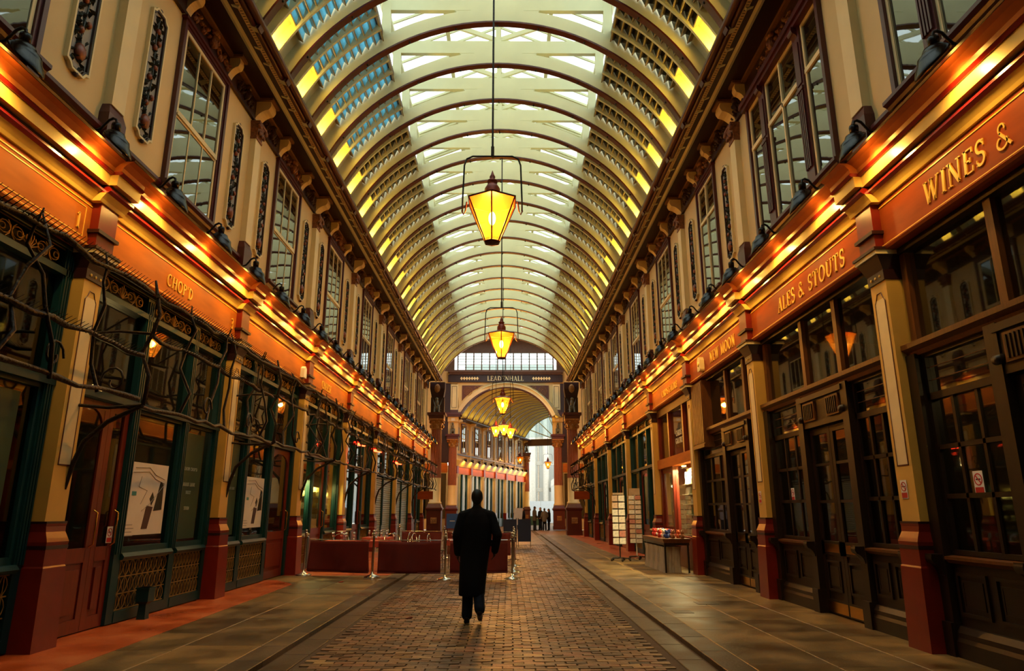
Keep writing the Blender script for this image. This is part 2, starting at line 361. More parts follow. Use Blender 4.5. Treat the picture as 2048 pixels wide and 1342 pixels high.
def scroll_prof(dep, z0, z1, y1=.12):
    h = z1 - z0; pts = [(y1, z1), (-dep, z1)]; D = dep + y1
    for a in range(0, 6): pts.append((-dep + .0 + D * .10 * (1 - cos(a * pi / 10)) - D * .06 * sin(a * pi / 5), z1 - h * .06 - h * .34 * a / 5))
    x0, zz = pts[-1]
    for a in range(1, 8):
        u = a / 7; pts.append((x0 + (y1 - .05 - x0) * sin(u * pi / 2), zz - (zz - z0 - .02) * (1 - cos(u * pi / 2)) ** .8))
    pts.append((y1, z0)); return pts
def small_bracket(b): b.ex(scroll_prof(.14, 9.44, 9.90), -.085, .085)
def big_bracket(b):
    b.ex(scroll_prof(.24, 9.42, 9.90), -.15, .15)
def carving(b):
    r = random.Random(3)
    b.ball((0, .02, 9.66), (.1, .1, .14), 10, 8); b.ball((0, -.06, 9.64), (.03, .04, .05)); b.ball((0, .0, 9.8), (.13, .08, .07))
    for sg in (-1, 1):
        for i in range(11):
            x = sg * (.14 + i * .062); z = 9.66 + .09 * sin(i * 1.3); b.ball((x, .05, z), (r.uniform(.03, .06), .06, r.uniform(.03, .06)), 6, 5)
        for cx in (.3, .62):
            b.tube([(sg * cx + .1 * (1 - t / 14) * cos(t * .7), .05, 9.66 + .1 * (1 - t / 14) * sin(t * .7)) for t in range(11)], .022, 5)

LLAB = ['the near teal front numbered 1', "the CHOP'D shop", "the plain front past CHOP'D", 'the CHEESE shop', 'the heater-lit front past CHEESE', 'the first shuttered front', 'the second shuttered front', 'the last front on the left']
RLAB = ['the WINES pub bay', 'the ALES & STOUTS bay', 'the NEW MOON bay', 'the CARDS GALORE shop', 'the teal front past CARDS GALORE', 'the second teal front past CARDS GALORE', 'the third teal front past CARDS GALORE', 'the last front on the right']

def relief(s, side, rot, y, lab):
    t = thing('relief_panel', lab, 'relief panel', wl(s, y, 0, D0 + .12), rot, f'carved fruit panels on the {side} upper wall')
    def outline(g):
        w, z0, z1, c = .20 - g, 6.78 + g, 8.92 - g, .085
        return [(-w, z0 + c), (-w * .72, z0 + c * .75), (-w * .5, z0), (w * .5, z0), (w * .72, z0 + c * .75), (w, z0 + c), (w, z1 - c), (w * .72, z1 - c * .75), (w * .5, z1), (-w * .5, z1), (-w * .72, z1 - c * .75), (-w, z1 - c)]
    def fr(g0, g1, y0):
        def f(b):
            A, B = outline(g0), outline(g1); n = len(A)
            for i in range(n):
                j = (i + 1) % n
                b.add([(A[i][0], 0, A[i][1]), (A[j][0], 0, A[j][1]), (B[j][0], 0, B[j][1]), (B[i][0], 0, B[i][1]), (A[i][0], y0, A[i][1]), (A[j][0], y0, A[j][1]), (B[j][0], y0, B[j][1]), (B[i][0], y0, B[i][1])],
                      [(0, 1, 2, 3), (4, 7, 6, 5), (0, 4, 5, 1), (1, 5, 6, 2), (2, 6, 7, 3), (3, 7, 4, 0)])
        return f
    P('frame', CREAML, fr(-.028, .0, -.055), t, key='rel_frame'); P('inner_frame', DMAROON, fr(0, .022, -.045), t, key='rel_inner')
    P('ground', GROUNDP, lambda b: b.ey([(x, z) for x, z in outline(.02)], -.012, 0), t, key='rel_ground')
    for z in (8.955, 6.745): P('finial', DMAROON, lambda b: b.ball((0, -.03, 0), (.04, .03, .04), 8, 6), t, (0, 0, z), key='rel_fin')
    def leaves(b):
        r = random.Random(5); b.tube([(.02 * sin(z * 5), -.03, z) for z in [7.1 + .1 * i for i in range(18)]], .011, 5)
        for i in range(70):
            z = 6.86 + i * .0285; a = r.uniform(-pi, pi); L = r.uniform(.05, .085); x = r.uniform(-.12, .12) * (1 if z < 8.7 else .5); w = L * .38; d = -.03 - r.uniform(0, .03)
            ca, sa = cos(a), sin(a); pts = [(-L, 0), (0, -w), (L, 0), (0, w)]
            q = [(x + p * ca - q_ * sa, z + p * sa + q_ * ca) for p, q_ in pts]
            b.add([(q[0][0], -.012, q[0][1]), (q[1][0], -.012, q[1][1]), (q[2][0], -.012, q[2][1]), (q[3][0], -.012, q[3][1]), (x, d - .02, z)], [(0, 1, 4), (1, 2, 4), (2, 3, 4), (3, 0, 4), (3, 2, 1, 0)])
    P('leaves', LEAFC, leaves, t, key='rel_leaves')
    P('pot', FRUIT, lambda b: b.ball((0, -.03, 7.06), (.095, .06, .12), 10, 8), t, key='rel_pot')
    for x, z in ((-.05, 7.35), (.07, 7.5), (-.06, 7.78), (.05, 8.0), (-.03, 8.3), (.06, 8.42), (0, 8.6)):
        P('fruit', FRUIT, lambda b: b.ball((0, 0, 0), (.045, .04, .05), 8, 6), t, (x, -.035, z), key='rel_fruit')

WN = [0]
def win_root(s, rot, y, fn, key):
    WN[0] += 1
    return tag(ob(f'window_{WN[0]}', me_(key, MAROON, fn), None, wl(s, y, 0, D0 + .12), rot), kind='structure')
def sill(t, w):
    P('sill', MAROON, lambda b: b.ex([(0, 6.33), (-.09, 6.33), (-.11, 6.37), (-.16, 6.40), (-.16, 6.45), (0, 6.46)], -w, w), t)
    for x in (-w + .14, w - .14): P('sill_bracket', MAROON, lambda b: (b.box(-.1, .1, -.06, 0, 6.22, 6.33), [b.box(-.085 + .048 * i, -.06 + .048 * i, -.075, 0, 5.95, 6.22) for i in range(4)], b.box(-.1, .1, -.05, 0, 5.93, 6.22)), t, (x, 0, 0), key='sillbr')
def sash_window(s, rot, y):
    def fr(b):
        b.frame(-.92, .92, 6.45, 9.42, .075, -.07, 0); b.frame(-.845, .845, 6.45, 9.345, .05, -.045, 0); b.box(-.95, .95, -.10, 0, 9.40, 9.45)
    t = win_root(s, rot, y, fr, 'win_sash')
    sill(t, 1.02)
    P('sash', CREAML, lambda b: (b.frame(-.79, .79, 7.74, 9.29, .06, -.035, -.005), b.box(-.75, .75, -.045, -.03, 7.72, 7.8)), t, key='sash_u')
    P('sash', CREAML, lambda b: b.frame(-.79, .79, 6.46, 7.74, .055, -.02, -.003, .09), t, key='sash_l')
    for x in (-.245, .245):
        P('glazing_bar', CREAML, lambda b: b.box(-.013, .013, -.03, -.005, 7.8, 9.23), t, (x, 0, 0), key='bar_u'); P('glazing_bar', CREAML, lambda b: b.box(-.013, .013, -.018, -.004, 6.55, 7.74), t, (x, 0, 0), key='bar_l')
    for x in (-.49, 0, .49):
        P('pane', UPG, lambda b: b.box(-.24, .24, -.012, -.004, 7.78, 9.24), t, (x, 0, 0), (0, random.uniform(-.004, .004), random.uniform(-.006, .006)), key='pane_u')
        P('pane', UPG, lambda b: b.box(-.24, .24, -.008, -.002, 6.54, 7.75), t, (x, 0, 0), (0, random.uniform(-.004, .004), random.uniform(-.006, .006)), key='pane_l')
def casement_window(s, rot, y, hw):
    def fr(b): b.frame(-hw - .13, hw + .13, 6.45, 9.42, .075, -.07, 0); b.frame(-hw - .055, hw + .055, 6.45, 9.345, .055, -.045, 0); b.box(-hw - .16, hw + .16, -.10, 0, 9.40, 9.45)
    t = win_root(s, rot, y, fr, f'win_case{hw}'); sill(t, hw + .2)
    P('sash', CREAML, lambda b: (b.frame(-hw, hw, 6.46, 9.29, .05, -.035, -.005), b.box(-.02, .02, -.045, -.005, 6.5, 9.25), b.box(-hw, hw, -.04, -.005, 8.38, 8.45)), t)
    for a in (-1, 1):
        x0, x1 = sorted((a * .02, a * (hw - .05))); P('pane', UPG, lambda b: b.box(x0, x1, -.012, -.004, 6.5, 8.4), t); P('pane', UPG, lambda b: b.box(x0, x1, -.012, -.004, 8.43, 9.25), t)
def triple_window(s, rot, y):
    H = 1.62
    def fr(b):
        b.frame(-H, H, 6.45, 9.42, .08, -.08, 0); b.box(-H - .05, H + .05, -.14, 0, 9.28, 9.36); b.box(-H - .08, H + .08, -.18, 0, 9.36, 9.46)
    t = win_root(s, rot, y, fr, 'win_triple'); sill(t, H + .1)
    for x in (-.80, .80):
        m = P('mullion', MAROON, lambda b: (b.box(-.13, .13, -.07, 0, 6.45, 9.3), [b.box(-.1 + .055 * i, -.07 + .055 * i, -.1, 0, 6.75, 8.1) for i in range(4)], b.box(-.12, .12, -.11, 0, 8.12, 8.18), b.box(-.085, .085, -.09, 0, 8.25, 9.0), b.ex(scroll_prof(.16, 9.0, 9.3, 0), -.08, .08)), t, (x, 0, 0), key='mull')
    for x0, x1, mid in ((-1.54, -.93, 0), (-.67, .67, 1), (.93, 1.54, 0)):
        P('sash', CREAML, lambda b: (b.frame(x0, x1, 6.46, 9.28, .05, -.035, -.005), b.box(x0, x1, -.045, -.005, 8.36, 8.44), mid and b.box(-.022, .022, -.045, -.005, 6.5, 9.25)), t)
        for a, c in (((x0 + .05, -.02), (.02, x1 - .05)) if mid else ((x0 + .05, x1 - .05),)):
            P('pane', UPG, lambda b: b.box(a, c, -.012, -.004, 6.5, 8.38), t); P('pane', UPG, lambda b: b.box(a, c, -.012, -.004, 8.42, 9.24), t)

WALLS = {}
tag(P('wall_sky_blocker', mat('blocker_dark_brown', '#3a2c20', .8, var=.2), lambda b: b.box(-9, 9, -7.3, -7, -.1, 15), None), kind='structure')  # unseen wall added behind the camera to keep sky light out
for s, side, rot in SIDES:
    b = MB(); x0, x1 = sorted((s * (D0 + .12), s * (D0 + .5))); b.box(x0, x1, -7, YEND, 5.3, 10.7)
    wall = WALLS[s] = tag(ob(f'wall_{side}', b.mesh(f'wall_{side}', CREAM)), kind='structure')
    P('lower_wall', PUB if s > 0 else TEAL, lambda b: b.box(*sorted((s * (D0 + .1), s * (D0 + .4))), -7, 3.3, 0, 5.35), wall)
    P('outer_wall', CREAM, lambda b: b.box(*sorted((s * (D0 + 3.3), s * (D0 + 3.6))), -7, 45.4, 0, 5.4), wall)
    # eaves: soffit, dentils, gutter
    x0, x1 = sorted((s * (D0 + .13), s * 4.28)); b = MB(); b.box(x0, x1, -6, YEND, 9.96, 10.05)
    eav = tag(ob(f'trim_{1 if s < 0 else 2}', b.mesh('soffit', DMAROON)), kind='structure')
    L = YEND + 6; yc = (YEND - 6) / 2; R = ob('moulding_run', None, eav, wl(s, yc), rot)
    P('frieze', DMAROON, lambda b: b.box(-L / 2, L / 2, .06, .12, 9.46, 9.96), eav, wl(s, yc), rot)
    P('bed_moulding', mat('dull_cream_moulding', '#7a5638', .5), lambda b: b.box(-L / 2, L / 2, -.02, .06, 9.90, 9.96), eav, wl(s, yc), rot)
    P('gutter', MAROON, lambda b: (b.tube([(-L / 2, -.80, 10.02), (L / 2, -.80, 10.02)], .075, 10), b.tube([(-L / 2, -.705, 9.955), (L / 2, -.705, 9.955)], .042, 8), b.box(-L / 2, L / 2, -.74, -.66, 9.94, 10.0), b.box(-L / 2, L / 2, -.79, -.3, 10.03, 10.06)), eav, wl(s, yc), rot)
    P('dentil_band', CREAM, lambda b: b.box(-L / 2, L / 2, -.65, -.57, 9.944, 9.962), eav, wl(s, yc), rot)
    dn = MB(); n = int((YEND - 3) / .07)
    for i in range(n): dn.box(3 - yc + i * .07 - .008, 3 - yc + i * .07 + .008, -.635, -.585, 9.941, 9.946)
    tag(ob('dentils', dn.mesh('dentils', DMAROON, False), eav, wl(s, yc), rot), kind='stuff')
    if s > 0: eav.children[-1].scale.x = -1
    bpy.data.objects.remove(R)
    # shop cornice in five coloured bands, broken forward over each pilaster
    corn = tag(ob(f'trim_{3 if s < 0 else 4}', None), kind='structure')
    BANDS = [('cornice_cove', BANDY, [(.12, 5.29), (-.03, 5.29), (-.05, 5.33), (-.10, 5.40), (.12, 5.40)]),
             ('cornice_roll', BANDR, [(.12, 5.40), (-.11, 5.40), (-.15, 5.425), (-.15, 5.455), (-.12, 5.48), (.12, 5.48)]),
             ('cornice_fillet', DMAROON, [(.12, 5.48), (-.13, 5.48), (-.13, 5.50), (.12, 5.50)]),
             ('cornice_corona', BANDY, [(.12, 5.50), (-.21, 5.50), (-.22, 5.64), (.12, 5.64)]),
             ('cornice_bead', BANDR, [(.12, 5.64), (-.24, 5.64), (-.27, 5.665), (-.24, 5.69), (.12, 5.69)]),
             ('cornice_cyma', BANDO, [(.12, 5.69), (-.25, 5.69), (-.26, 5.74), (-.32, 5.80), (-.38, 5.83), (.12, 5.83)]),
             ('cornice_top', DMAROON, [(.12, 5.83), (-.39, 5.83), (-.40, 5.855), (-.30, 5.875), (.12, 5.92)])]
    ends = [-6, -1.3] + PY + [YEND]
    for a, c in zip(ends, ends[1:]):
        for nm, m, pr in BANDS:
            P(nm, m, lambda b: b.ex(pr, -(c - a) / 2 + .27, (c - a) / 2 - .27), corn, wl(s, (a + c) / 2), rot)
    for y in [-1.3] + PY:
        for nm, m, pr in BANDS:
            P(nm, m, lambda b: b.ex([(q if q > 0 else q - .10, z) for q, z in pr], -.27, .27), corn, wl(s, y), rot, key='res_' + nm)
    for y in PY:
        ground_pilaster(wall, s, rot, y); upper_pilaster(wall, s, rot, y)
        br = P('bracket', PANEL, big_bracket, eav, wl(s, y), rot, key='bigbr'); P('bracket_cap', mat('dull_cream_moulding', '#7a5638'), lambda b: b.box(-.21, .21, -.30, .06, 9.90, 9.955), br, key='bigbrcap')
    bays = list(zip(PY, PY[1:]))
    for k, (a, c) in enumerate([(-1.3, 3.45)] + bays):
        k -= 1; yc = (a + c) / 2; Lb = c - a
        triple = s > 0 and k in (0, 1)
        w = 1.62 if triple else (.62 if s > 0 and k == 2 else .85)
        P('string_course', MAROON, lambda b: b.ex([(.12, 6.32), (.08, 6.32), (.04, 6.36), (.04, 6.41), (.12, 6.42)], -Lb / 2 + .2, Lb / 2 - .2), wall, wl(s, yc), rot)
        P('spandrel_line', MAROON, lambda b: (b.frame(-Lb / 2 + .3, -w - .05, 5.98, 6.26, .012, .112, .122), b.frame(w + .05, Lb / 2 - .3, 5.98, 6.26, .012, .112, .122), b.frame(-w + .25, w - .25, 5.98, 6.26, .012, .112, .122)), wall, wl(s, yc), rot)
        if k < 0: continue
        lab = (LLAB if s < 0 else RLAB)[k]
        if triple: triple_window(s, rot, yc)
        elif s > 0 and k == 2: casement_window(s, rot, yc, .62)
        else: sash_window(s, rot, yc)
        xb = w + .02
        for sg in (-1, 1):
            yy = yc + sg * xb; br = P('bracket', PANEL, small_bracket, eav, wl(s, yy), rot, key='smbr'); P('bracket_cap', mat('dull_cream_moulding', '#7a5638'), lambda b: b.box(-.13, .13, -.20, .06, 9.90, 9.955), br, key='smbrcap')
            yy = yc + sg * (xb / 2 + Lb / 4 - .02)
            P('carving', CARVE, carving, eav, wl(s, yy), rot, (.5, 1, 1), key='carving')
            if not triple: relief(s, side, rot, yc + sg * (w + .1 + (Lb / 2 - .15 - w - .1) / 2), f"carved fruit panel over {lab}, {'far' if sg > 0 else 'near'} side of window")
        P('carving', STONE, carving, eav, wl(s, yc), rot, key='carving_c')
#@@ROOF
# ------------------------------------------------------------------ roof
RC, RR = 7.95, 4.644                                    # arch centre height and radius
ceil_ = MB()
def arc(R, f0, f1, n, sg=1): return [(sg * R * sin(radians(f0 + (f1 - f0) * i / n)), RC + R * cos(radians(f0 + (f1 - f0) * i / n))) for i in range(n + 1)]
def arc2(R, f, n): return [(R * sin(radians(-f + 2 * f * i / n)), RC + R * cos(radians(-f + 2 * f * i / n))) for i in range(n + 1)]
ribs = []
for a, c in zip([-6.05, -1.3] + PY, [-1.3] + PY + [47.9]):
    for q in (1, 3, 5): ribs.append(a + (c - a) * q / 6)
ribs = [y for y in ribs if y < YEND + .2]
y0r, y1r = -7, YEND
for sg in (-1, 1): ceil_.ring(arc(4.97, 54, 67, 6, sg), arc(5.03, 54, 67, 6, sg), y0r, y1r)
ceiling = tag(ob('ceiling', ceil_.mesh('ceiling', RIBC)), kind='structure')
LANT = 2.68
for y in ribs:
    rb = P('rib', RIBC, lambda b: b.ring(arc2(RR + .02, 65.5, 40), arc2(5.0, 65.5, 40), -.07, .07), ceiling, (0, y, 0), key='rib')
    P('rib_moulding', MAROON, lambda b: b.ring(arc2(RR - .015, 65.5, 40), arc2(RR + .025, 65.5, 40), -.085, .085), rb, key='rib_m')
    P('collar_beam', RIBC, lambda b: (b.box(-LANT, LANT, -.06, .06, 12.92, 13.28), b.ey([(-1.0, 12.93), (-.9, 12.8), (.9, 12.8), (1.0, 12.93)], -.055, .055)), rb, key='collar')
    for sg in (-1, 1):
        P('lantern_post', RIBC, lambda b: b.frus((-.1, .1, -.065, .065), 11.9, (-.1, .1, -.065, .065), 13.3), rb, (sg * (LANT - .08), 0, 0), key='lpost')
        P('strut', RIBC, lambda b: b.ey([(.06, 13.30), (.06, 13.42), (1.35, 13.92), (1.42, 13.82)], -.035, .035), rb, scale=(sg, 1, 1), key='strut')
        P('lantern_rafter', RIBC, lambda b: b.ey([(0, 14.42), (0, 14.55), (LANT + .1, 13.38), (LANT + .1, 13.26)], -.05, .05), rb, scale=(sg, 1, 1), key='lraft')
    P('king_post', RIBC, lambda b: b.box(-.06, .06, -.045, .045, 13.28, 14.45), rb, key='kpost')
    for f in (-56, -40, -26, -12, 0, 12, 26, 40, 56):
        P('bulb_holder', IRON, lambda b: b.ball((0, 0, 0), (.03, .03, .03), 6, 4), rb, (RR * sin(radians(f)), 0, RC + (RR - .05) * cos(radians(f)) ), key='bhold')
# lantern curb and ridge
for sg in (-1, 1):
    P('lantern_curb', mat('red_brown_curb', '#5a3424', .5), lambda b: b.box(LANT - .02, LANT + .1, y0r, y1r, 12.10, 12.36), ceiling, scale=(sg, 1, 1), key='lcurb')
    P('lantern_plate', RIBC, lambda b: b.box(LANT - .06, LANT + .12, y0r, y1r, 13.2, 13.32), ceiling, scale=(sg, 1, 1), key='lplate')
P('ridge', RIBC, lambda b: b.box(-.06, .06, y0r, y1r, 14.42, 14.6), ceiling)
P('purlin', RIBC, lambda b: [b.ey([(x - .05, z), (x + .05, z), (x + .05, z + .08), (x - .05, z + .08)], y0r, y1r) for x, z in ((-1.36, 13.9), (1.36, 13.9))], ceiling)
NST = 9; F0, F1 = 54., 32.6
def louv_pts(i, inset=0):
    fa = F0 + (F1 - F0) * i / NST; fb = F0 + (F1 - F0) * (i + 1) / NST; a = radians(fa + .25); c = radians(fb - .25)
    return (4.86 * sin(a), RC + 4.86 * cos(a)), (5.0 * sin(c), RC + 5.0 * cos(c))
def louv(b, i, w, yo=0):
    (xa, za), (xb, zb) = louv_pts(i); dx, dz = xb - xa, zb - za; L = sqrt(dx * dx + dz * dz); nx, nz = -dz / L * .004, dx / L * .004
    b.ey([(xa - nx, za - nz), (xa + nx, za + nz), (xb + nx, zb + nz), (xb - nx, zb - nz)], yo - w / 2, yo + w / 2)
WOOD = mat('roof_bar_paint', '#9c8a66', .5, var=.1)
LOUVD = glass('shaded_louvre_glass', '#242019', .05, .15, .25, '#2c2822'); rest = MB(); restb = MB(); npane = 0  # shaded copy of the louvre glass, the blocked sky put into its tint
for ri, (ya, yb) in enumerate(zip(ribs, ribs[1:])):
    g = yb - ya; yc = (ya + yb) / 2; w3 = (g - .14) / 3
    for sg in (-1, 1):
        for q in (-.5, .5):
            P('rafter', RIBC, lambda b: b.ring(arc(4.80, F1, 66, 14), arc(5.02, F1, 66, 14), -.03, .03), ceiling, (0, yc + q * w3, 0), scale=(sg, 1, 1), key='rafter')
        for j in (-1, 0, 1):
            yo = yc + j * w3; w = w3 - .07
            P('louvre_frame', WOOD, lambda b: [b.ey([(R_ * sin(radians(f_)), RC + R_ * cos(radians(f_))) for R_, f_ in ((4.85, F0 + (F1 - F0) * i / NST), (4.85, F0 + (F1 - F0) * i / NST + .3), (5.0, F0 + (F1 - F0) * i / NST + .3), (5.0, F0 + (F1 - F0) * i / NST))], -.23, .23) for i in range(NST + 1)], ceiling, (0, yo, 0), scale=(sg, w / .46, 1), key='louvbar')
            for i in range(NST):
                if 8 < yc < 17.3 and npane < 300:
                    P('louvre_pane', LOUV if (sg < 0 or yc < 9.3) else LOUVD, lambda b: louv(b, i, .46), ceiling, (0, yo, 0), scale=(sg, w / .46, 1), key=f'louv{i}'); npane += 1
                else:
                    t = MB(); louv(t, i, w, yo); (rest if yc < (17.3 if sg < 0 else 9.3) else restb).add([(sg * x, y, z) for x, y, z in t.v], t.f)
    for sg in (-1, 1):
        for j in (-1, 0, 1):
            yo = yc + j * w3
            P('skylight_pane', SKYP, lambda b: b.ey([(.06, 14.555), (.06, 14.565), (LANT + .1, 13.395), (LANT + .1, 13.385)], -.235, .235), ceiling, (0, yo, 0), scale=(sg, w3 / .48, 1), key='skyp')
            P('glazing_bar', RIBC, lambda b: b.ey([(.06, 14.50), (.06, 14.57), (LANT + .1, 13.40), (LANT + .1, 13.33)], -.018, .018), ceiling, (0, yo + w3 / 2, 0), scale=(sg, 1, 1), key='skyb')
        P('lantern_side_pane', SKYP, lambda b: b.box(LANT + .04, LANT + .05, -.5, .5, 12.36, 13.2), ceiling, (0, yc, 0), scale=(sg, (g - .14), 1), key='skys')
    # cove uplight in the gutter, one to each rib bay
    if yc > 4:
        for sg, side in ((-1, 'left'), (1, 'right')):
            t = thing('cove_uplight', f'small gutter uplight washing the vault yellow from the {side} eaves', 'uplight', (sg * 4.30, yc, 10.06), 0, f'uplights in the {side} gutter')
            P('housing', IRON, lambda b: b.box(-.05, .05, -.12, .12, 0, .05), t, key='uphouse'); P('lens', BULB, lambda b: b.box(-.035, .035, -.10, .10, .05, .056), t, key='uplens')
            lamp('uplight', 'SPOT', 60, (1, .66, .07), t, (0, 0, .07), (-sg * .30, 0, 1), .05, 130, .6)
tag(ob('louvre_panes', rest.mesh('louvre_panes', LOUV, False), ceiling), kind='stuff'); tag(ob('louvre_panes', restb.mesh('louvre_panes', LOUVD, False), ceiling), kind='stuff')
#@@SIGNS
# ------------------------------------------------------------------ lettering (a small serif stroke face)
def el(cx, cy, rx, ry, a0, a1, n=14): return [(cx + rx * cos(radians(a0 + (a1 - a0) * i / n)), cy + ry * sin(radians(a0 + (a1 - a0) * i / n))) for i in range(n + 1)]
TK, TN = .15, .06
def sf(x, y, w=.26): return ([(x - w / 2, y), (x + w / 2, y)], .05)
GL = {
 'I': (.34, [([(.17, 0), (.17, 1)], TK), sf(.17, .02), sf(.17, .98)]),
 'L': (.62, [([(.17, 0), (.17, 1)], TK), sf(.17, .98), ([(.05, .03), (.56, .03)], TN), ([(.56, 0), (.58, .24)], TN)]),
 'E': (.64, [([(.17, 0), (.17, 1)], TK), ([(.05, .97), (.56, .97)], TN), ([(.17, .52), (.44, .52)], TN), ([(.05, .03), (.58, .03)], TN), ([(.56, 1), (.57, .78)], TN), ([(.58, 0), (.6, .24)], TN), ([(.44, .42), (.44, .62)], .05)]),
 'N': (.88, [([(.16, 0), (.16, 1)], TN), ([(.13, .98), (.72, .02)], TK), ([(.72, 0), (.72, 1)], TN), sf(.12, .98), sf(.16, .02), sf(.72, .98)]),
 'W': (1.12, [([(.1, 1), (.34, 0)], TK), ([(.34, 0), (.56, .98)], TN), ([(.52, 1), (.76, 0)], TK), ([(.76, 0), (1.0, 1)], TN), sf(.12, .98), sf(.54, .98), sf(1.0, .98, .22)]),
 'S': (.60, [(el(.30, .74, .2, .23, 30, 270, 12) + el(.30, .27, .22, .24, 90, -150, 12), .11), ([(.49, .98), (.49, .72)], .05), ([(.1, .02), (.1, .28)], .05)]),
 'A': (.76, [([(.1, 0), (.37, 1)], TN), ([(.34, 1), (.64, 0)], TK), ([(.2, .34), (.54, .34)], .05), sf(.1, .02, .22), sf(.64, .02)]),
 'T': (.72, [([(.36, 0), (.36, 1)], TK), sf(.36, .02), ([(.05, .97), (.67, .97)], TN), ([(.05, 1), (.05, .74)], .05), ([(.67, 1), (.67, .74)], .05)]),
 'O': (.86, [(el(.43, .5, .33, .46, 0, 360, 24), .11)]),
 'U': (.82, [([(.16, 1), (.16, .3)], TK), (el(.40, .3, .24, .27, 180, 360, 12), .1), ([(.64, .3), (.64, 1)], TN), sf(.16, .98), sf(.64, .98, .22)]),
 'M': (1.0, [([(.14, 0), (.16, 1)], TN), ([(.16, .98), (.48, .06)], TK), ([(.48, .06), (.80, .98)], TN), ([(.82, 1), (.84, 0)], TK), sf(.14, .98, .2), sf(.14, .02, .2), sf(.84, .98, .2), sf(.84, .02)]),
 'D': (.82, [([(.17, 0), (.17, 1)], TK), sf(.12, .98, .2), sf(.12, .02, .2), (el(.22, .5, .46, .46, 90, -90, 16), .1)]),
 'H': (.86, [([(.17, 0), (.17, 1)], TK), ([(.68, 0), (.68, 1)], TK), ([(.17, .52), (.68, .52)], TN), sf(.17, .98), sf(.17, .02), sf(.68, .98), sf(.68, .02)]),
 'C': (.74, [(el(.42, .5, .32, .46, 50, 310, 20), .11), ([(.63, .98), (.63, .7)], .05), ([(.63, .02), (.63, .2)], .04)]),
 'G': (.82, [(el(.42, .5, .32, .46, 50, 320, 20), .11), ([(.66, .08), (.66, .42)], .12), sf(.64, .44), ([(.63, .98), (.63, .7)], .05)]),
 'P': (.64, [([(.17, 0), (.17, 1)], TK), sf(.17, .02), sf(.12, .98, .2), (el(.2, .74, .33, .23, 90, -90, 12), .09)]),
 'R': (.76, [([(.17, 0), (.17, 1)], TK), sf(.17, .02), sf(.12, .98, .2), (el(.2, .74, .33, .23, 90, -90, 12), .09), ([(.3, .5), (.64, .02)], .12), sf(.66, .02, .18)]),
 'B': (.7, [([(.17, 0), (.17, 1)], TK), sf(.12, .02, .2), sf(.12, .98, .2), (el(.2, .75, .3, .22, 90, -90, 12), .09), (el(.2, .28, .36, .25, 90, -90, 12), .09)]),
 'V': (.76, [([(.1, 1), (.38, 0)], TK), ([(.38, 0), (.66, 1)], TN), sf(.1, .98), sf(.66, .98, .2)]),
 'K': (.78, [([(.17, 0), (.17, 1)], TK), ([(.17, .4), (.62, .98)], TN), ([(.3, .56), (.64, .02)], TK), sf(.17, .02), sf(.17, .98)]),
 'X': (.76, [([(.1, 1), (.64, 0)], TK), ([(.1, 0), (.64, 1)], TN)]),
 "'": (.22, [([(.11, 1), (.09, .72)], .08)]),
 '&': (.92, [([(.78, .02), (.22, .66)], .1), (el(.34, .78, .16, .18, -20, 250, 12), .07), (el(.34, .26, .26, .24, 120, 390, 14), .08)]),
 '1': (.42, [([(.21, 0), (.21, 1)], TK), sf(.21, .02), ([(.21, .97), (.08, .84)], TN)]),
 '2': (.58, [(el(.28, .72, .2, .24, 160, -40, 12) + [(.1, .06)], .1), ([(.08, .05), (.52, .05)], .1)]),
 '3': (.58, [(el(.27, .74, .19, .22, 150, -90, 12), .1), (el(.27, .27, .21, .25, 90, -150, 12), .1)]),
 ' ': (.36, []), '.': (.2, [([(.1, 0), (.1, .1)], .1)])}
def twidth(t, sp=.1): return sum(GL[c][0] + sp for c in t) - sp
def letters(b, text, cx, z, h, y0=-.012, y1=0., sp=.1, slant=0., wf=1., centre=True):
    x = cx - (twidth(text, sp) * h * wf / 2 if centre else 0)
    for ch in text:
        w, st = GL[ch]
        for pl, t in st:
            n = len(pl); A = []; B = []
            for i, (px, py) in enumerate(pl):
                q0 = pl[max(i - 1, 0)]; q1 = pl[min(i + 1, n - 1)]; dx, dy = q1[0] - q0[0], q1[1] - q0[1]; L = sqrt(dx * dx + dy * dy) or 1
                nx, ny = -dy / L * t / 2, dx / L * t / 2
                A.append((px + nx, py + ny)); B.append((px - nx, py - ny))
            f = lambda p: (x + (p[0] + slant * p[1]) * h * wf, z + p[1] * h)
            b.ring([f(p) for p in A], [f(p) for p in B], y0, y1)
        x += (w + sp) * h * wf

def sign(s, rot, k, lab, m, texts, border=False, lh=None):
    a, c = PY[k], PY[k + 1]; yc = (a + c) / 2; L = c - a
    t = thing('shop_sign', lab, 'sign', wl(s, yc), rot)
    P('board', m, lambda b: b.box(-L / 2 + .19, L / 2 - .19, 0, .1, 4.70, 5.29), t)
    P('lower_moulding', m, lambda b: b.ex([(.1, 4.655), (-.03, 4.655), (-.045, 4.69), (-.02, 4.715), (.1, 4.715)], -L / 2 + .19, L / 2 - .19), t)
    P('gilt_line', GOLD, lambda b: b.box(-L / 2 + .19, L / 2 - .19, -.026, -.018, 4.716, 4.728), t)
    P('gilt_line', GOLD, lambda b: b.box(-L / 2 + .19, L / 2 - .19, -.008, .01, 5.222, 5.236), t)
    if border:
        P('border_line', GOLD, lambda b: b.frame(-L / 2 + .3, L / 2 - .3, 4.79, 5.18, .012, -.005, .005), t)
    for txt, x, z, h, sl in texts:
        P('numeral' if txt.isdigit() else 'lettering', GOLD, lambda b: letters(b, txt, x, z, h, -.014, .002, slant=sl), t)
    return t
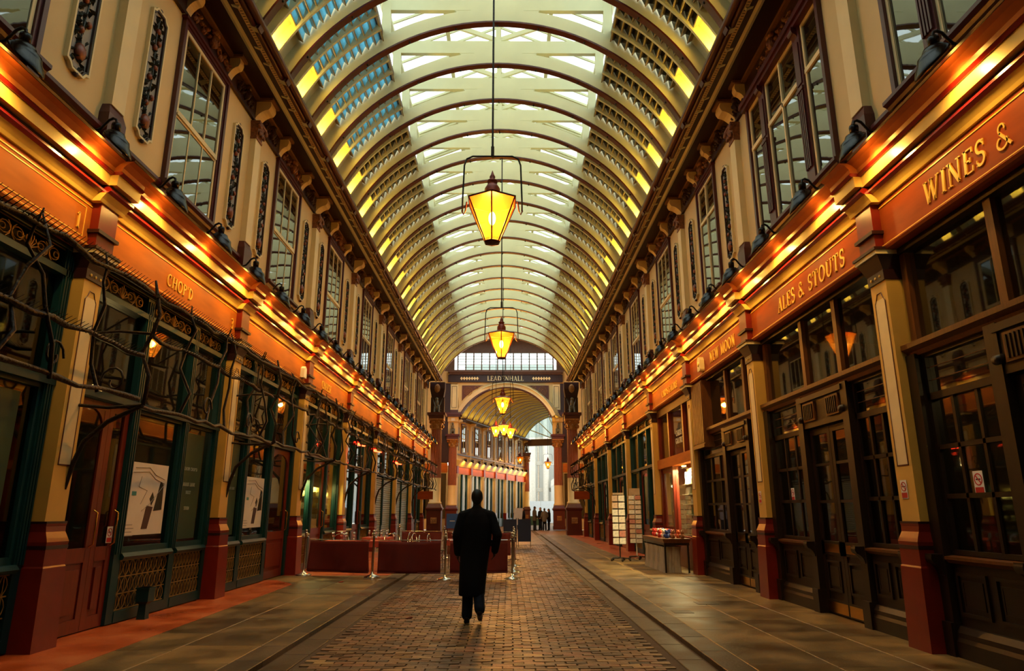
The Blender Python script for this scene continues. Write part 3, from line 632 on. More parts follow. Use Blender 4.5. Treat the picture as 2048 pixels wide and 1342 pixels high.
# left side: local -x is nearer the camera; right side: local +x is nearer the camera
SL = pi / 2; SR = -pi / 2
sign(-1, SL, 0, 'orange-brown fascia board with gilt border and numeral 1', FASC, [('1', 1.95, 4.86, .2, 0)], True)
sign(-1, SL, 1, "orange-brown fascia board lettered CHOP'D between numerals 2 and 3", FASC, [('2', -2.08, 4.86, .22, 0), ("CHOP'D", -.12, 4.88, .19, 0), ('3', 2.0, 4.86, .2, 0)])
sg_ = sign(-1, SL, 2, 'plain orange fascia board with small pale bell box', FASC, [])
P('bell_box', WHITE, lambda b: b.ey([(-.12, 4.78), (.12, 4.78), (.1, 5.02), (.0, 5.08), (-.1, 5.02)], -.10, 0), sg_, (1.85, 0, 0))
sign(-1, SL, 3, 'orange fascia board lettered CHEESE', FASC, [('CHEESE', -.45, 4.86, .22, 0)])
sign(-1, SL, 4, 'orange fascia board just past the CHEESE board', FASC, [])
sign(-1, SL, 5, 'bright orange fascia board over the first roller shutter', FASC, [])
sign(-1, SL, 6, 'orange fascia board over the second roller shutter', FASC, [])
sign(-1, SL, 7, 'farthest orange fascia board on the left', FASC, [])
sign(1, SR, 0, 'red-brown pub fascia board with gilt letters WINES & S', FASCR, [('WINES & S', -.42, 4.84, .26, .12)])
sign(1, SR, 1, 'red-brown pub fascia board lettered ALES & STOUTS', FASCR, [('ALES & STOUTS', .36, 4.84, .25, .12)])
sg_ = sign(1, SR, 2, 'red-brown pub fascia board lettered NEW MOON with alarm box', FASCR, [('NEW MOON', .58, 4.85, .25, .0)])
P('alarm_box', PANEL, lambda b: b.ey([(-.12, 4.82), (-.1, 4.78), (.1, 4.78), (.12, 4.82), (.12, 5.04), (.06, 5.12), (-.06, 5.12), (-.12, 5.04)], -.11, 0), sg_, (-.95, 0, 0))
P('alarm_badge', GOLD, lambda b: b.lathe([(.001, 0), (.06, 0), (.06, .01), (.001, .01)], 10, (-.95, -.11, 4.95), Matrix.Rotation(pi / 2, 3, 'X')), sg_)
sign(1, SR, 3, 'orange fascia board lettered CARDS GALORE', FASC, [('CARDS GALORE', .2, 4.86, .2, 0)])
for k, lb in ((4, 'orange fascia board just past CARDS GALORE'), (5, 'second orange fascia board past CARDS GALORE'), (6, 'third orange fascia board past CARDS GALORE'), (7, 'farthest orange fascia board on the right')): sign(1, SR, k, lb, FASC, [])
for s, side, rot in SIDES:     # board of the last half bay, against the end column
    P('end_board', FASC, lambda b: b.box(-1.0, 1.0, 0, .1, 4.66, 5.29), WALLS[s], wl(s, 44.15), rot)

# ------------------------------------------------------------------ gooseneck spotlights on the shop cornice
ORD = ['nearest', 'second', 'third', 'fourth', 'fifth', 'sixth', 'seventh', 'eighth', 'ninth', 'tenth', 'eleventh', 'twelfth', 'thirteenth', 'fourteenth', 'fifteenth', 'sixteenth', 'seventeenth', 'eighteenth', 'nineteenth', 'twentieth', '21st', '22nd', '23rd', '24th', '25th', '26th', '27th', '28th']
def spotlight(s, side, rot, y, i):
    t = thing('spotlight', f'black gooseneck spotlight over the {side} shop signs, {ORD[i]} in its row', 'spotlight', wl(s, y, 5.86), rot, f'gooseneck spotlights along the {side} cornice')
    P('bracket', IRON, lambda b: (b.box(-.03, .03, -.33, -.13, 0, .02), b.box(-.012, .012, -.26, -.235, 0, .11)), t, key='sp_br')
    P('neck', IRON, lambda b: b.tube([(0, -.10, .12), (0, -.25, .12), (0, -.31, .14), (0, -.36, .2), (0, -.40, .26), (0, -.45, .285), (0, -.49, .265), (0, -.5, .2)], .017, 6), t, key='sp_neck')
    def shade(b):      # angled dish: upright neck, mouth slanted down and in towards the fascia
        n = 18; secs = []
        for r_, yy, zz, th in ((.05, -.5, .10, 0), (.10, -.51, .08, 6), (.108, -.512, .06, 10), (.108, -.513, .052, 12), (.15, -.53, .025, 22), (.158, -.533, .005, 28), (.16, -.534, -.005, 30), (.19, -.545, -.04, 38), (.202, -.55, -.08, 42), (.205, -.55, -.115, 43), (.198, -.548, -.112, 43), (.17, -.535, -.04, 38), (.08, -.51, .05, 10)):
            t_ = radians(th); secs.append([(r_ * sin(2 * pi * k / n), yy + r_ * cos(2 * pi * k / n) * cos(t_), zz + r_ * cos(2 * pi * k / n) * sin(t_)) for k in range(n)])
        b.add([v for q in secs for v in q], [(i_ * n + k, i_ * n + (k + 1) % n, (i_ + 1) * n + (k + 1) % n, (i_ + 1) * n + k) for i_ in range(len(secs) - 1) for k in range(n)] + [tuple(range((len(secs) - 1) * n, len(secs) * n))], True)
    P('shade', BLACKG, shade, t, key='sp_shade')
    P('cap', BLACKG, lambda b: b.lathe([(.001, .21), (.05, .21), (.055, .19), (.05, .08), (.001, .08)], 12, (0, -.5, 0)), t, key='sp_cap')
    P('bulb', BULB, lambda b: b.ball((0, -.515, -.03), .03, 8, 6), t, key='sp_bulb')
    p = Vector((0, -.46, -.17))
    lamp('spot', 'SPOT', 38, (1, .58, .13), t, p, (0, .62, -.72), .04, 145, .7)
for s, side, rot in SIDES:
    ys = []; 
    for a, c in zip(PY, PY[1:]):
        for q in (.16, .5, .84): ys.append(a + (c - a) * q)
    ys = [y for y in ys if y > 5.2] + [44.3]
    for i, y in enumerate(ys): spotlight(s, side, rot, y, i)
#@@SHOPS
# ------------------------------------------------------------------ shop rooms and shop fronts
def room(s, k, m, rot, warm=0):
    a, c = PY[k], PY[k + 1]; L = c - a; h = L / 2 - .02; d = 3.2
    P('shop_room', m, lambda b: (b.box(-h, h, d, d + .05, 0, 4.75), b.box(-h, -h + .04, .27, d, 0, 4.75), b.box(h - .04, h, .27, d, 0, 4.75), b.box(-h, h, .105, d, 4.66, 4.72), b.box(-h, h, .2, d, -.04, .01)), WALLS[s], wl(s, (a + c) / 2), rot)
def lattice(b, w=1., h=.68):
    n = 9
    for i in range(n):
        x = -w / 2 + (i + .5) * w / n; r = w / n / 2
        for sg in (-1, 1): b.tube([(x + sg * r * .95 * abs(sin(q * pi / 4)), -.01, h * q / 12) for q in range(13)], .0065, 4, False)
        b.tube([(x, -.012, 0), (x, -.012, h)], .005, 4, False)
    for q in (0.02, .33, .66, .98): b.box(-w / 2, w / 2, -.018, -.004, h * q - .007, h * q + .007)
def scrolls(b, w=1., h=.25):
    for cx, sg in ((-.36, 1), (-.16, -1), (.16, 1), (.36, -1)):
        for vs in (1, -1):
            b.tube([(cx * w + sg * (.02 + .085 * t / 12) * cos(t * .62) , -.01, h / 2 + vs * (.015 + .085 * t / 12) * sin(t * .62)) for t in range(13)], .007, 4, False)
    for a in range(-3, 4): b.tube([(0, -.012, .04), (.035 * a, -.015, .1 + .03 * (3 - abs(a))), (.03 * a, -.012, .14 + .03 * (3 - abs(a)))], .008, 4, False)
    b.box(-w / 2, w / 2, -.016, -.004, 0, .012); b.box(-w / 2, w / 2, -.016, -.004, h - .012, h)
def post(b, x0, x1, z0=.02, z1=4.645):
    b.box(x0, x1, .12, .28, z0, z1); w = x1 - x0
    for q in (.2, .5, .8): b.box(x0 + w * q - .012, x0 + w * q + .012, .10, .13, z0 + .9, z1 - .1)
DARK = mat('grille_backing', '#0c0e0c', .8)
def door(t, x0, x1, m=None, z1=2.80, arch=True, kick=False):
    m = m or BROWN; w = x1 - x0; xc = (x0 + x1) / 2
    d = P('door', m, lambda b: (b.frame(x0, x1, .02, z1, .11, .17, .22, .16), b.box(x0 + .1, x1 - .1, .17, .22, .86, 1.04), b.box(x0 + .1, x1 - .1, .19, .21, .15, .9)), t)
    P('pane', PANE, lambda b: b.box(x0 + .1, x1 - .1, .192, .198, 1.03, z1 - .1), d)
    P('door_panel', m, lambda b: b.frus((x0 + .17, x1 - .17, .165, .2), .26, (x0 + .17, x1 - .17, .165, .2), .78), d)
    if arch: P('arched_head', m, lambda b: b.ring([(xc + (w / 2 - .11) * cos(pi - pi * i / 10), z1 - .35 + .25 * sin(pi * i / 10)) for i in range(11)], [(xc + (w / 2 - .1) * cos(pi - pi * i / 10), z1 - .08) for i in range(11)], .175, .215), d)
    P('handle', BRASS, lambda b: b.tube([(x1 - .06, .16, 1.05), (x1 - .06, .11, 1.08), (x1 - .06, .11, 1.48), (x1 - .06, .16, 1.51)], .011, 6), d)
    if kick: P('kick_plate', BRASS, lambda b: b.box(x0 + .03, x1 - .03, .163, .172, .05, .2), d)
    return d

def teal_front(s, rot, k, lab, segs, glassm=None, grille=True, kickgrille=True):
    a, c = PY[k], PY[k + 1]; L = c - a; hw = L / 2 - .185; sc = hw / 2.19
    t = thing('storefront', lab, 'storefront', wl(s, (a + c) / 2), rot)
    edges = [x * sc for x in segs[0]]; n = len(edges) - 1; kinds = segs[1]; pw = .09
    P('head', TEAL, lambda b: (b.box(-hw, hw, .105, .28, 4.60, 4.65), b.box(-hw, hw, .10, .28, 4.27, 4.35), b.box(-hw, hw, .09, .28, 2.94, 3.03)), t)
    for i in range(n + 1):
        x = edges[i]; w = .15 if i in (0, n) else pw
        P('post', TEAL, lambda b: post(b, max(-hw, x - w), min(hw, x + w)), t)
    for i in range(n):
        x0, x1 = edges[i] + (.15 if i == 0 else pw), edges[i + 1] - (.15 if i + 1 == n else pw); xc = (x0 + x1) / 2; w = x1 - x0
        P('grille', SCROLL, lambda b: scrolls(b), t, (xc, .16, 4.35), 0, (w, 1, 1), key='scrolls')
        P('grille_back', DARK, lambda b: b.box(x0, x1, .24, .25, 4.35, 4.6), t)
        P('pane', glassm or PANE, lambda b: b.box(x0, x1, .205, .211, 3.03, 4.27), t)
        if kinds[i] == 'd':
            door(t, x0, x1, BROWN, 2.92)
        elif kinds[i] == 'D':
            door(t, x0, x0 + w * .62, BROWN, 2.92); door(t, x0 + w * .625, x1, BROWN, 2.92, False)
        elif kinds[i] == 's':
            P('shutter', mat('grey_shutter', '#9aa29a', .45, .2, var=.08), lambda b: [b.ex([(.2, .03 + .09 * q), (.17, .045 + .09 * q), (.17, .105 + .09 * q), (.2, .12 + .09 * q)], x0, x1) for q in range(32)], t)
        else:
            P('window_frame', TEAL, lambda b: (b.frame(x0, x1, .93, 2.94, .05, .15, .24, .08), b.ex([(.26, .84), (.08, .84), (.06, .88), (.10, .93), (.26, .93)], x0 - .02, x1 + .02), b.box(x0, x1, .11, .27, .02, .16)), t)
            P('pane', glassm or PANE, lambda b: b.box(x0 + .05, x1 - .05, .197, .203, 1.0, 2.9), t)
            P('stall_lattice', LATT, lambda b: lattice(b), t, (xc, .16, .16), 0, (w, 1, 1), key='lattice')
            P('lattice_back', DARK, lambda b: b.box(x0, x1, .2, .22, .16, .85), t)
    return t

def pub_front(s, rot, k, lab, dx, cupboard=False):
    a, c = PY[k], PY[k + 1]; L = c - a; hw = L / 2 - .185
    t = thing('storefront', lab, 'storefront', wl(s, (a + c) / 2), rot)
    d0, d1 = dx - .7, dx + .7
    P('head', PUB, lambda b: (b.box(-hw, hw, .105, .3, 4.58, 4.65),), t)
    P('transom_beam', PUBL, lambda b: b.ex([(.28, 3.28), (.10, 3.28), (.08, 3.33), (.02, 3.37), (.02, 3.43), (.28, 3.46)], -hw, hw), t)
    tops = [-hw + .1, d0 + .1, d1 - .1, hw - .1]
    for x in tops: P('mullion', PUBL, lambda b: b.box(x - .055, x + .055, .14, .26, 3.44, 4.6), t)
    for x0, x1 in zip(tops, tops[1:]): P('pane', PANE, lambda b: b.box(x0 + .05, x1 - .05, .20, .206, 3.44, 4.6), t)
    for x in (-hw + .09, d0 - .07, d1 + .07, hw - .09): P('post', PUB, lambda b: (b.box(x - .09, x + .09, .06, .28, .0, 3.3), b.box(x - .1, x + .1, .02, .28, 0, .34), b.ex(scroll_prof(.06, .8, 1.04, .1), x - .06, x + .06)), t)
    for x0, x1 in ((-hw + .18, d0 - .16), (d1 + .16, hw - .18)):
        w = x1 - x0; nc = 3 if w > .9 else 2
        P('stall_riser', PUB, lambda b: (b.box(x0, x1, .14, .28, 0, .98), b.ex([(.2, 0), (.05, 0), (.05, .16), (.07, .2), (.07, .25), (.11, .31), (.2, .33)], x0, x1)), t)
        P('riser_sill', PUBL, lambda b: b.ex([(.28, .95), (.10, .95), (.06, .99), (.06, 1.02), (.28, 1.05)], x0, x1), t)
        for q in range(2):
            xa = x0 + w * q / 2 + .06; xb = x0 + w * (q + 1) / 2 - .06
            P('riser_panel', PUB, lambda b: (b.frame(xa, xb, .42, .86, .035, .115, .15), b.frame(xa + .075, xb - .075, .5, .78, .02, .125, .15), b.box(xa + .09, xb - .09, .13, .15, .52, .76)), t)
        P('window_frame', PUB, lambda b: (b.frame(x0, x1, 1.04, 3.29, .05, .15, .25), b.box(x0, x1, .15, .25, 2.74, 2.82), [b.box(x0, x1, .165, .22, z - .025, z + .025) for z in (1.66, 2.2)], [b.box(x0 + w * q / nc - .022, x0 + w * q / nc + .022, .165, .22, 1.08, 2.76) for q in range(1, nc)]), t)
        for r_, (za, zb) in enumerate(((1.08, 1.64), (1.68, 2.18), (2.22, 2.74))):
            for q in range(nc): P('pane', PANE, lambda b: b.box(x0 + w * q / nc + .02, x0 + w * (q + 1) / nc - .02, .19, .196, za, zb), t, rot=(random.uniform(-.004, .004), 0, random.uniform(-.005, .005)))
        P('pane', PANE, lambda b: b.box(x0 + .05, x1 - .05, .19, .196, 2.82, 3.26), t)
        P('leading', PUBL, lambda b: [b.box(x0 + .05, x1 - .05, .186, .19, z - .005, z + .005) for z in (2.97, 3.12)], t)
    for x0, x1 in ((d0 + .02, dx - .005), (dx + .005, d1 - .02)):
        d = P('door', PUB, lambda b: (b.frame(x0, x1, .02, 2.76, .09, .16, .22, .2), b.box(x0, x1, .16, .22, .86, 1.06), b.box(x0 + .08, x1 - .08, .18, .21, .2, .9), [b.box(x0, x1, .165, .21, z - .02, z + .02) for z in (1.64, 2.2)]), t)
        for za, zb in ((1.06, 1.63), (1.66, 2.18), (2.22, 2.68)): P('pane', PANE, lambda b: b.box(x0 + .09, x1 - .09, .186, .192, za, zb), d)
        P('door_panel', PUB, lambda b: (b.frame(x0 + .13, x1 - .13, .34, .78, .03, .15, .18), b.box(x0 + .2, x1 - .2, .16, .18, .42, .7)), d)
        P('push_plate', BRASS, lambda b: b.box(x0 + .1, x1 - .1, .155, .16, .9, 1.02), d); P('kick_plate', BRASS, lambda b: b.box(x0 + .02, x1 - .02, .155, .16, .04, .19), d)
    P('door_entablature', PUB, lambda b: (b.box(d0, d1, .08, .28, 2.78, 3.28), b.box(d0 - .03, d1 + .03, .04, .2, 3.2, 3.28)), t)
    for x in (d0 + .3, d1 - .3):
        v = P('vent', PUBL, lambda b: (b.box(-.2, .2, .05, .09, 2.88, 3.17),), t, (x, 0, 0), key='pubvent')
        for q in range(6): P('vent_slat', PUB, lambda b: b.box(-.01, .01, .03, .06, 2.91, 3.14), v, (-.14 + .056 * q, 0, 0), key='pubslat')
    for x in (d0 - .0, d1 + .0): P('scroll', PUB, lambda b: b.lathe([(.001, -.05), (.05, -.05), (.05, .05), (.001, .05)], 12, (0, .06, 2.93), Matrix.Rotation(pi / 2, 3, 'Y')), t, (x, 0, 0), key='pubscroll')
    if cupboard:
        q0, q1 = -hw + .05, -hw + 1.0
        cb = P('slatted_cupboard', PUBL, lambda b: (b.box(q0, q1, -.02, .2, 3.05, 4.6), b.box(q0 - .03, q1 + .05, -.06, .2, 2.98, 3.06)), t)
        for q in range(7): P('slat', PUBL, lambda b: b.box(-.045, .045, -.035, -.02, 3.1, 4.58), cb, (q0 + .08 + q * .132, 0, 0), key='cupslat')
    return t

RNGL = lambda e, kk: (e, kk)
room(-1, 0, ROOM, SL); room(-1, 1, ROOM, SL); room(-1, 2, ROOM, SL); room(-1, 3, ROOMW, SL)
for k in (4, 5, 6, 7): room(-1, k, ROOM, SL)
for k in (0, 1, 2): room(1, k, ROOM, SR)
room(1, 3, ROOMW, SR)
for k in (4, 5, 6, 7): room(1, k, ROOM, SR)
TF = []
TF.append(teal_front(-1, SL, 0, 'teal shop front at the left edge with green lettered windows', ([-2.19, -.7, .75, 2.19], 'www')))
TF.append(teal_front(-1, SL, 1, "teal CHOP'D shop front with red-brown door and map poster", ([-2.19, -.66, .92, 2.19], 'Dww')))
TF.append(teal_front(-1, SL, 2, "teal shop front past CHOP'D with door at its far end", ([-2.19, -1.0, .55, 2.19], 'wwd')))
TF.append(teal_front(-1, SL, 3, 'teal CHEESE shop front with glowing yellow shelves', ([-2.19, -.75, .65, 2.19], 'wdw')))
TF.append(teal_front(-1, SL, 4, 'dark teal front under the red heaters', ([-2.19, -.6, .7, 2.19], 'wdw')))
TF.append(teal_front(-1, SL, 5, 'teal front closed by the nearer grey roller shutter', ([-2.19, 0, 2.19], 'ss')))
TF.append(teal_front(-1, SL, 6, 'teal front closed by the farther grey roller shutter', ([-2.19, 0, 2.19], 'ss')))
TF.append(teal_front(-1, SL, 7, 'last dark teal front on the left before the end column', ([-2.19, -.6, .7, 2.19], 'wdw')))
pub_front(1, SR, 0, 'dark timber pub front under the WINES & S sign', .05)
pub_front(1, SR, 1, 'dark timber pub front with double doors under ALES & STOUTS', .17)
pub_front(1, SR, 2, 'dark timber pub front with slatted cupboard under NEW MOON', .75, True)
for k, lb in ((4, 'teal shop front behind the card racks'), (5, 'second teal shop front past CARDS GALORE'), (6, 'third teal shop front past CARDS GALORE, by the hanging sign'), (7, 'last teal shop front on the right before the end column')):
    teal_front(1, SR, k, lb, ([-2.19, -.65, .8, 2.19], 'wdw'))
# cards shop
def cards_front():
    k = 3; a, c = PY[k], PY[k + 1]; L = c - a; hw = L / 2 - .185
    t = thing('storefront', 'open brown CARDS GALORE shop front with brightly lit window', 'storefront', wl(1, (a + c) / 2), SR)
    P('beam', FASC, lambda b: b.box(-hw, hw, .06, .26, 2.78, 3.06), t)
    P('head', PUBL, lambda b: b.box(-hw, hw, .105, .28, 4.40, 4.65), t)
    for x in (-hw + .07, -.75, 1.0, hw - .07): P('mullion', BROWN, lambda b: b.box(x - .07, x + .07, .12, .26, 3.06, 4.45), t)
    for x0, x1 in zip((-hw, -.75, 1.0), (-.75, 1.0, hw)): P('pane', PANE, lambda b: b.box(x0 + .08, x1 - .08, .2, .206, 3.06, 4.4), t)
    for x in (-hw + .1, -.55, hw - .07): P('post', BROWN, lambda b: b.box(x - .08, x + .08, .12, .28, 0, 2.8), t)
    door(t, -hw + .2, -.65, BROWN, 2.75, False)
    P('pane', PANE, lambda b: b.box(-.47, hw - .14, .2, .206, .82, 2.78), t)
    P('stall_riser', BROWN, lambda b: b.box(-.47, hw - .14, .14, .28, 0, .82), t)
    sg = P('window_lettering', mat('white_neon', '#ffffff', .5, emit='#dfe8ff', es=4), lambda b: (letters(b, 'CARDS', .75, 2.36, .2, .25, .27, sp=.06), letters(b, 'GALORE', 1.7, 2.36, .2, .25, .27, sp=.06)), t)
    P('pane_lettering', WHITE, lambda b: (letters(b, 'CARDS', .2, 3.62, .16, .195, .199), letters(b, 'GALORE', .2, 3.40, .16, .195, .199)), t)
    cols = ['#c8a040', '#b04030', '#d8cfc0', '#5a7a4a', '#c86a30', '#7a4a6a', '#d8b868']
    r = random.Random(4); sh = thing('card_display', 'bright wall of greeting cards inside the CARDS GALORE window', 'display', wl(1, (a + c) / 2), SR)
    P('backboard', mat('warm_backboard', '#b08a58', .7), lambda b: b.box(-.44, hw - .1, .52, .56, .0, 2.7), sh)
    for i in range(7): P('shelf', mat('shelf_white', '#c8b898', .5), lambda b: b.box(-.44, hw - .1, .36, .52, .0, .02), sh, (0, 0, .55 + .28 * i), key='cshelf')
    for i in range(7):
        for j in range(13):
            P('card', mat('card' + str(r.randrange(7)), cols[r.randrange(7)], .4), lambda b: b.box(-.075, .075, -.005, .005, 0, .2), sh, (-.3 + j * .18 + r.uniform(-.02, .02), .43, .57 + .28 * i), (-.15, 0, 0), key='card')
    for x in (.0, 1.2): lamp('shop_light', 'AREA', 300, (1, .78, .42), sh, (x, .34, 2.7), (0, .06, -1), .2)
    P('ceiling_light', BULB, lambda b: [b.box(x - .1, x + .1, .3, .38, 2.74, 2.77) for x in (.0, 1.2)], sh)
cards_front()
# cheese shelves and other room lights
a, c = PY[3], PY[4]
sh = thing('cheese_display', 'glowing yellow shelves of cheese inside the CHEESE shop', 'display', wl(-1, (a + c) / 2), SL)
P('backboard', mat('cheese_board', '#c8b060', .7), lambda b: b.box(-2.1, 2.1, .60, .64, 0, 2.2), sh)
for i in range(5): P('shelf', mat('shelf_white', '#c8b898', .5), lambda b: b.box(-2.1, 2.1, .32, .60, 0, .025), sh, (0, 0, .6 + .32 * i), key='chshelf')
r = random.Random(8)
for i in range(5):
    for j in range(12): P('cheese', mat(('cheese_y', 'cheese_w', 'cheese_o')[r.randrange(3)], ('#d8c040', '#d8d0a8', '#b88030')[r.randrange(3)], .5), lambda b: b.lathe([(.001, 0), (.11, 0), (.12, .06), (.11, .14), (.001, .14)], 10), sh, (-1.95 + j * .35 + r.uniform(-.05, .05), .45, .625 + .32 * i), key='cheese')
for x in (-1.2, 1.2): lamp('shop_light', 'AREA', 110, (1, .8, .3), sh, (x, .38, 2.35), (0, .1, -1), .2)
for s, k, e, x in ((-1, 1, 5, .5), (-1, 2, 7, .3), (-1, 4, 5, 0), (1, 0, 4, .5), (1, 1, 4, 0), (1, 2, 4, .4), (1, 4, 6, 0), (1, 5, 6, 0)):
    yc = (PY[k] + PY[k + 1]) / 2 + x
    t = thing('pendant_lamp', f"small warm globe pendant inside {(LLAB if s < 0 else RLAB)[k]}", 'lamp', (s * 6.5, yc, 4.7), 0, 'pendant lamps inside the shops')
    P('cord', IRON, lambda b: b.tube([(0, 0, 0), (0, 0, -1.2)], .008, 5), t, key='pcord'); P('globe', mat('globe_glow', '#fff0d0', .4, emit='#ffc070', es=9), lambda b: b.ball((0, 0, -1.3), .11, 12, 8), t, key='pglobe')
    lamp('pendant_light', 'POINT', e * 3, (1, .68, .3), t, (0, 0, -1.5), None, .1)

# posters, stickers
def poster(s, rot, y, d, w, z0, z1, m, name, lab, fn=None):
    t = thing(name, lab, name.replace('_', ' '), wl(s, y, 0, d), rot)
    P('sheet', m, lambda b: b.box(-w / 2, w / 2, -.003, 0, z0, z1), t)
    if fn: fn(t)
    return t
MAPW = mat('map_paper', '#cfc6ba', .6, var=.05, scale=3)
def mapfn(t):
    P('map_lines', mat('map_grey', '#8a8580', .6), lambda b: (b.tube([(-.4, -.004, 2.12), (0, -.004, 2.14), (.2, -.004, 2.04), (.5, -.004, 1.98)], .006, 4), b.tube([(-.45, -.004, 2.05), (0, -.004, 2.08), (.2, -.004, 1.98), (.5, -.004, 1.92)], .006, 4), b.tube([(-.2, -.004, 2.0), (-.25, -.004, 1.85), (0, -.004, 1.8), (-.15, -.004, 1.6)], .005, 4), b.tube([(.5, -.004, 1.9), (.1, -.004, 1.6), (-.1, -.004, 1.5)], .006, 4)), t)
    P('map_block', BLACKP, lambda b: b.ey([(.25, 1.5), (.5, 1.52), (.48, 1.9), (.38, 1.95)], -.006, 0), t); P('map_block', mat('map_brown', '#3a1c1c', .6), lambda b: b.ey([(-.05, 1.24), (.12, 1.24), (.22, 1.56), (.03, 1.58)], -.006, 0), t)
    P('map_pin', BLACKP, lambda b: b.ey([(.17, 1.58), (.24, 1.68), (.17, 1.78), (.1, 1.68)], -.006, 0), t)
    P('map_flag', mat('map_teal', '#2a7a7a', .5), lambda b: b.box(-.42, -.3, -.006, 0, 1.72, 1.78), t)
    P('caption', mat('map_grey', '#8a8580', .6), lambda b: [b.box(-.48, -.3 + .04 * (i % 2), -.005, 0, 1.3 - .05 * i, 1.312 - .05 * i) for i in range(4)], t)
poster(-1, SL, 10.62, D0 + .192, 1.16, 1.16, 2.2, MAPW, 'map_poster', "white map poster in the CHOP'D window beside the red-brown door", mapfn)
poster(-1, SL, 15.1, D0 + .192, 1.1, 1.16, 2.2, MAPW, 'map_poster', "white map poster in the window past CHOP'D", mapfn)
def greenfn(lines):
    def f(t):
        for i, (tx, h) in enumerate(lines):
            if tx: P('lettering', mat('pale_print', '#a8b0a0', .6), lambda b: letters(b, tx, 0, 2.3 - .13 * i, h, -.007, -.002), t)
    return f
poster(-1, SL, 11.98, D0 + .194, .8, 1.05, 2.8, GREENP, 'window_banner', "green window banner with pale text beside the CHOP'D map", greenfn([("", 0), ("KNOW CHOP'D", .055), ('', 0), ('MARK LANE', .06), ('NEXT', .055), ('', 0), ('SOON', .055)]))
poster(-1, SL, 7.1, D0 + .194, 1.0, 1.05, 2.8, GREENP, 'window_banner', "green window banner with pale text at the left edge", greenfn([('', 0), ('LOCATED', .1), ('', 0), ("CHOP'D", .1), ('BOAT', .1), ('', 0), ('NEXT', .1)]))
poster(-1, SL, 13.8, D0 + .194, .55, 1.05, 2.8, GREENP, 'window_banner', "narrow green window banner just past the second red base", greenfn([('', 0), ("CHOP'D", .06), ('', 0), ('MARK LANE', .05)]))
def nosmoke(s, rot, y, d, z, lab, sc=1):
    t = thing('no_smoking_sign', lab, 'sign', wl(s, y, z, d), rot, 'no smoking signs')
    t.scale = (sc, 1, sc)
    P('plate', WHITE, lambda b: b.box(-.065, .065, -.003, 0, 0, .215), t, key='ns_plate'); P('ring', REDP, lambda b: b.ring([(.045 * cos(2 * pi * i / 20), .14 + .045 * sin(2 * pi * i / 20)) for i in range(21)], [(.055 * cos(2 * pi * i / 20), .14 + .055 * sin(2 * pi * i / 20)) for i in range(21)], -.006, -.002), t, key='ns_ring')
    P('slash', REDP, lambda b: b.ey([(-.038, .172), (-.03, .18), (.038, .108), (.03, .1)], -.006, -.002), t, key='ns_slash'); P('cigarette', BLACKP, lambda b: b.box(-.032, .03, -.005, -.002, .134, .146), t, key='ns_cig')
    P('caption_block', REDP, lambda b: b.box(-.055, .055, -.006, -.002, .01, .07), t, key='ns_cap')
nosmoke(1, SR, 8.24, D0 - .045, 1.64, 'no smoking sign on the cream pilaster beside the WINES bay')
nosmoke(1, SR, 8.62, D0 + .185, 1.66, 'no smoking sign in the pub window just beyond that pilaster')
nosmoke(1, SR, 12.05, D0 + .185, 1.67, 'no smoking sign in the far ALES & STOUTS window')
nosmoke(1, SR, 7.25, D0 + .185, 1.66, 'no smoking sign in the WINES pub window', 1.15)
nosmoke(1, SR, 13.0, D0 - .045, 1.64, 'no smoking sign on the pilaster between ALES & STOUTS and NEW MOON')
nosmoke(1, SR, 15.6, D0 + .185, 1.66, 'no smoking sign in the NEW MOON window')
nosmoke(-1, SL, 9.72, D0 + .165, 1.08, "no smoking sign on the CHOP'D red-brown door")
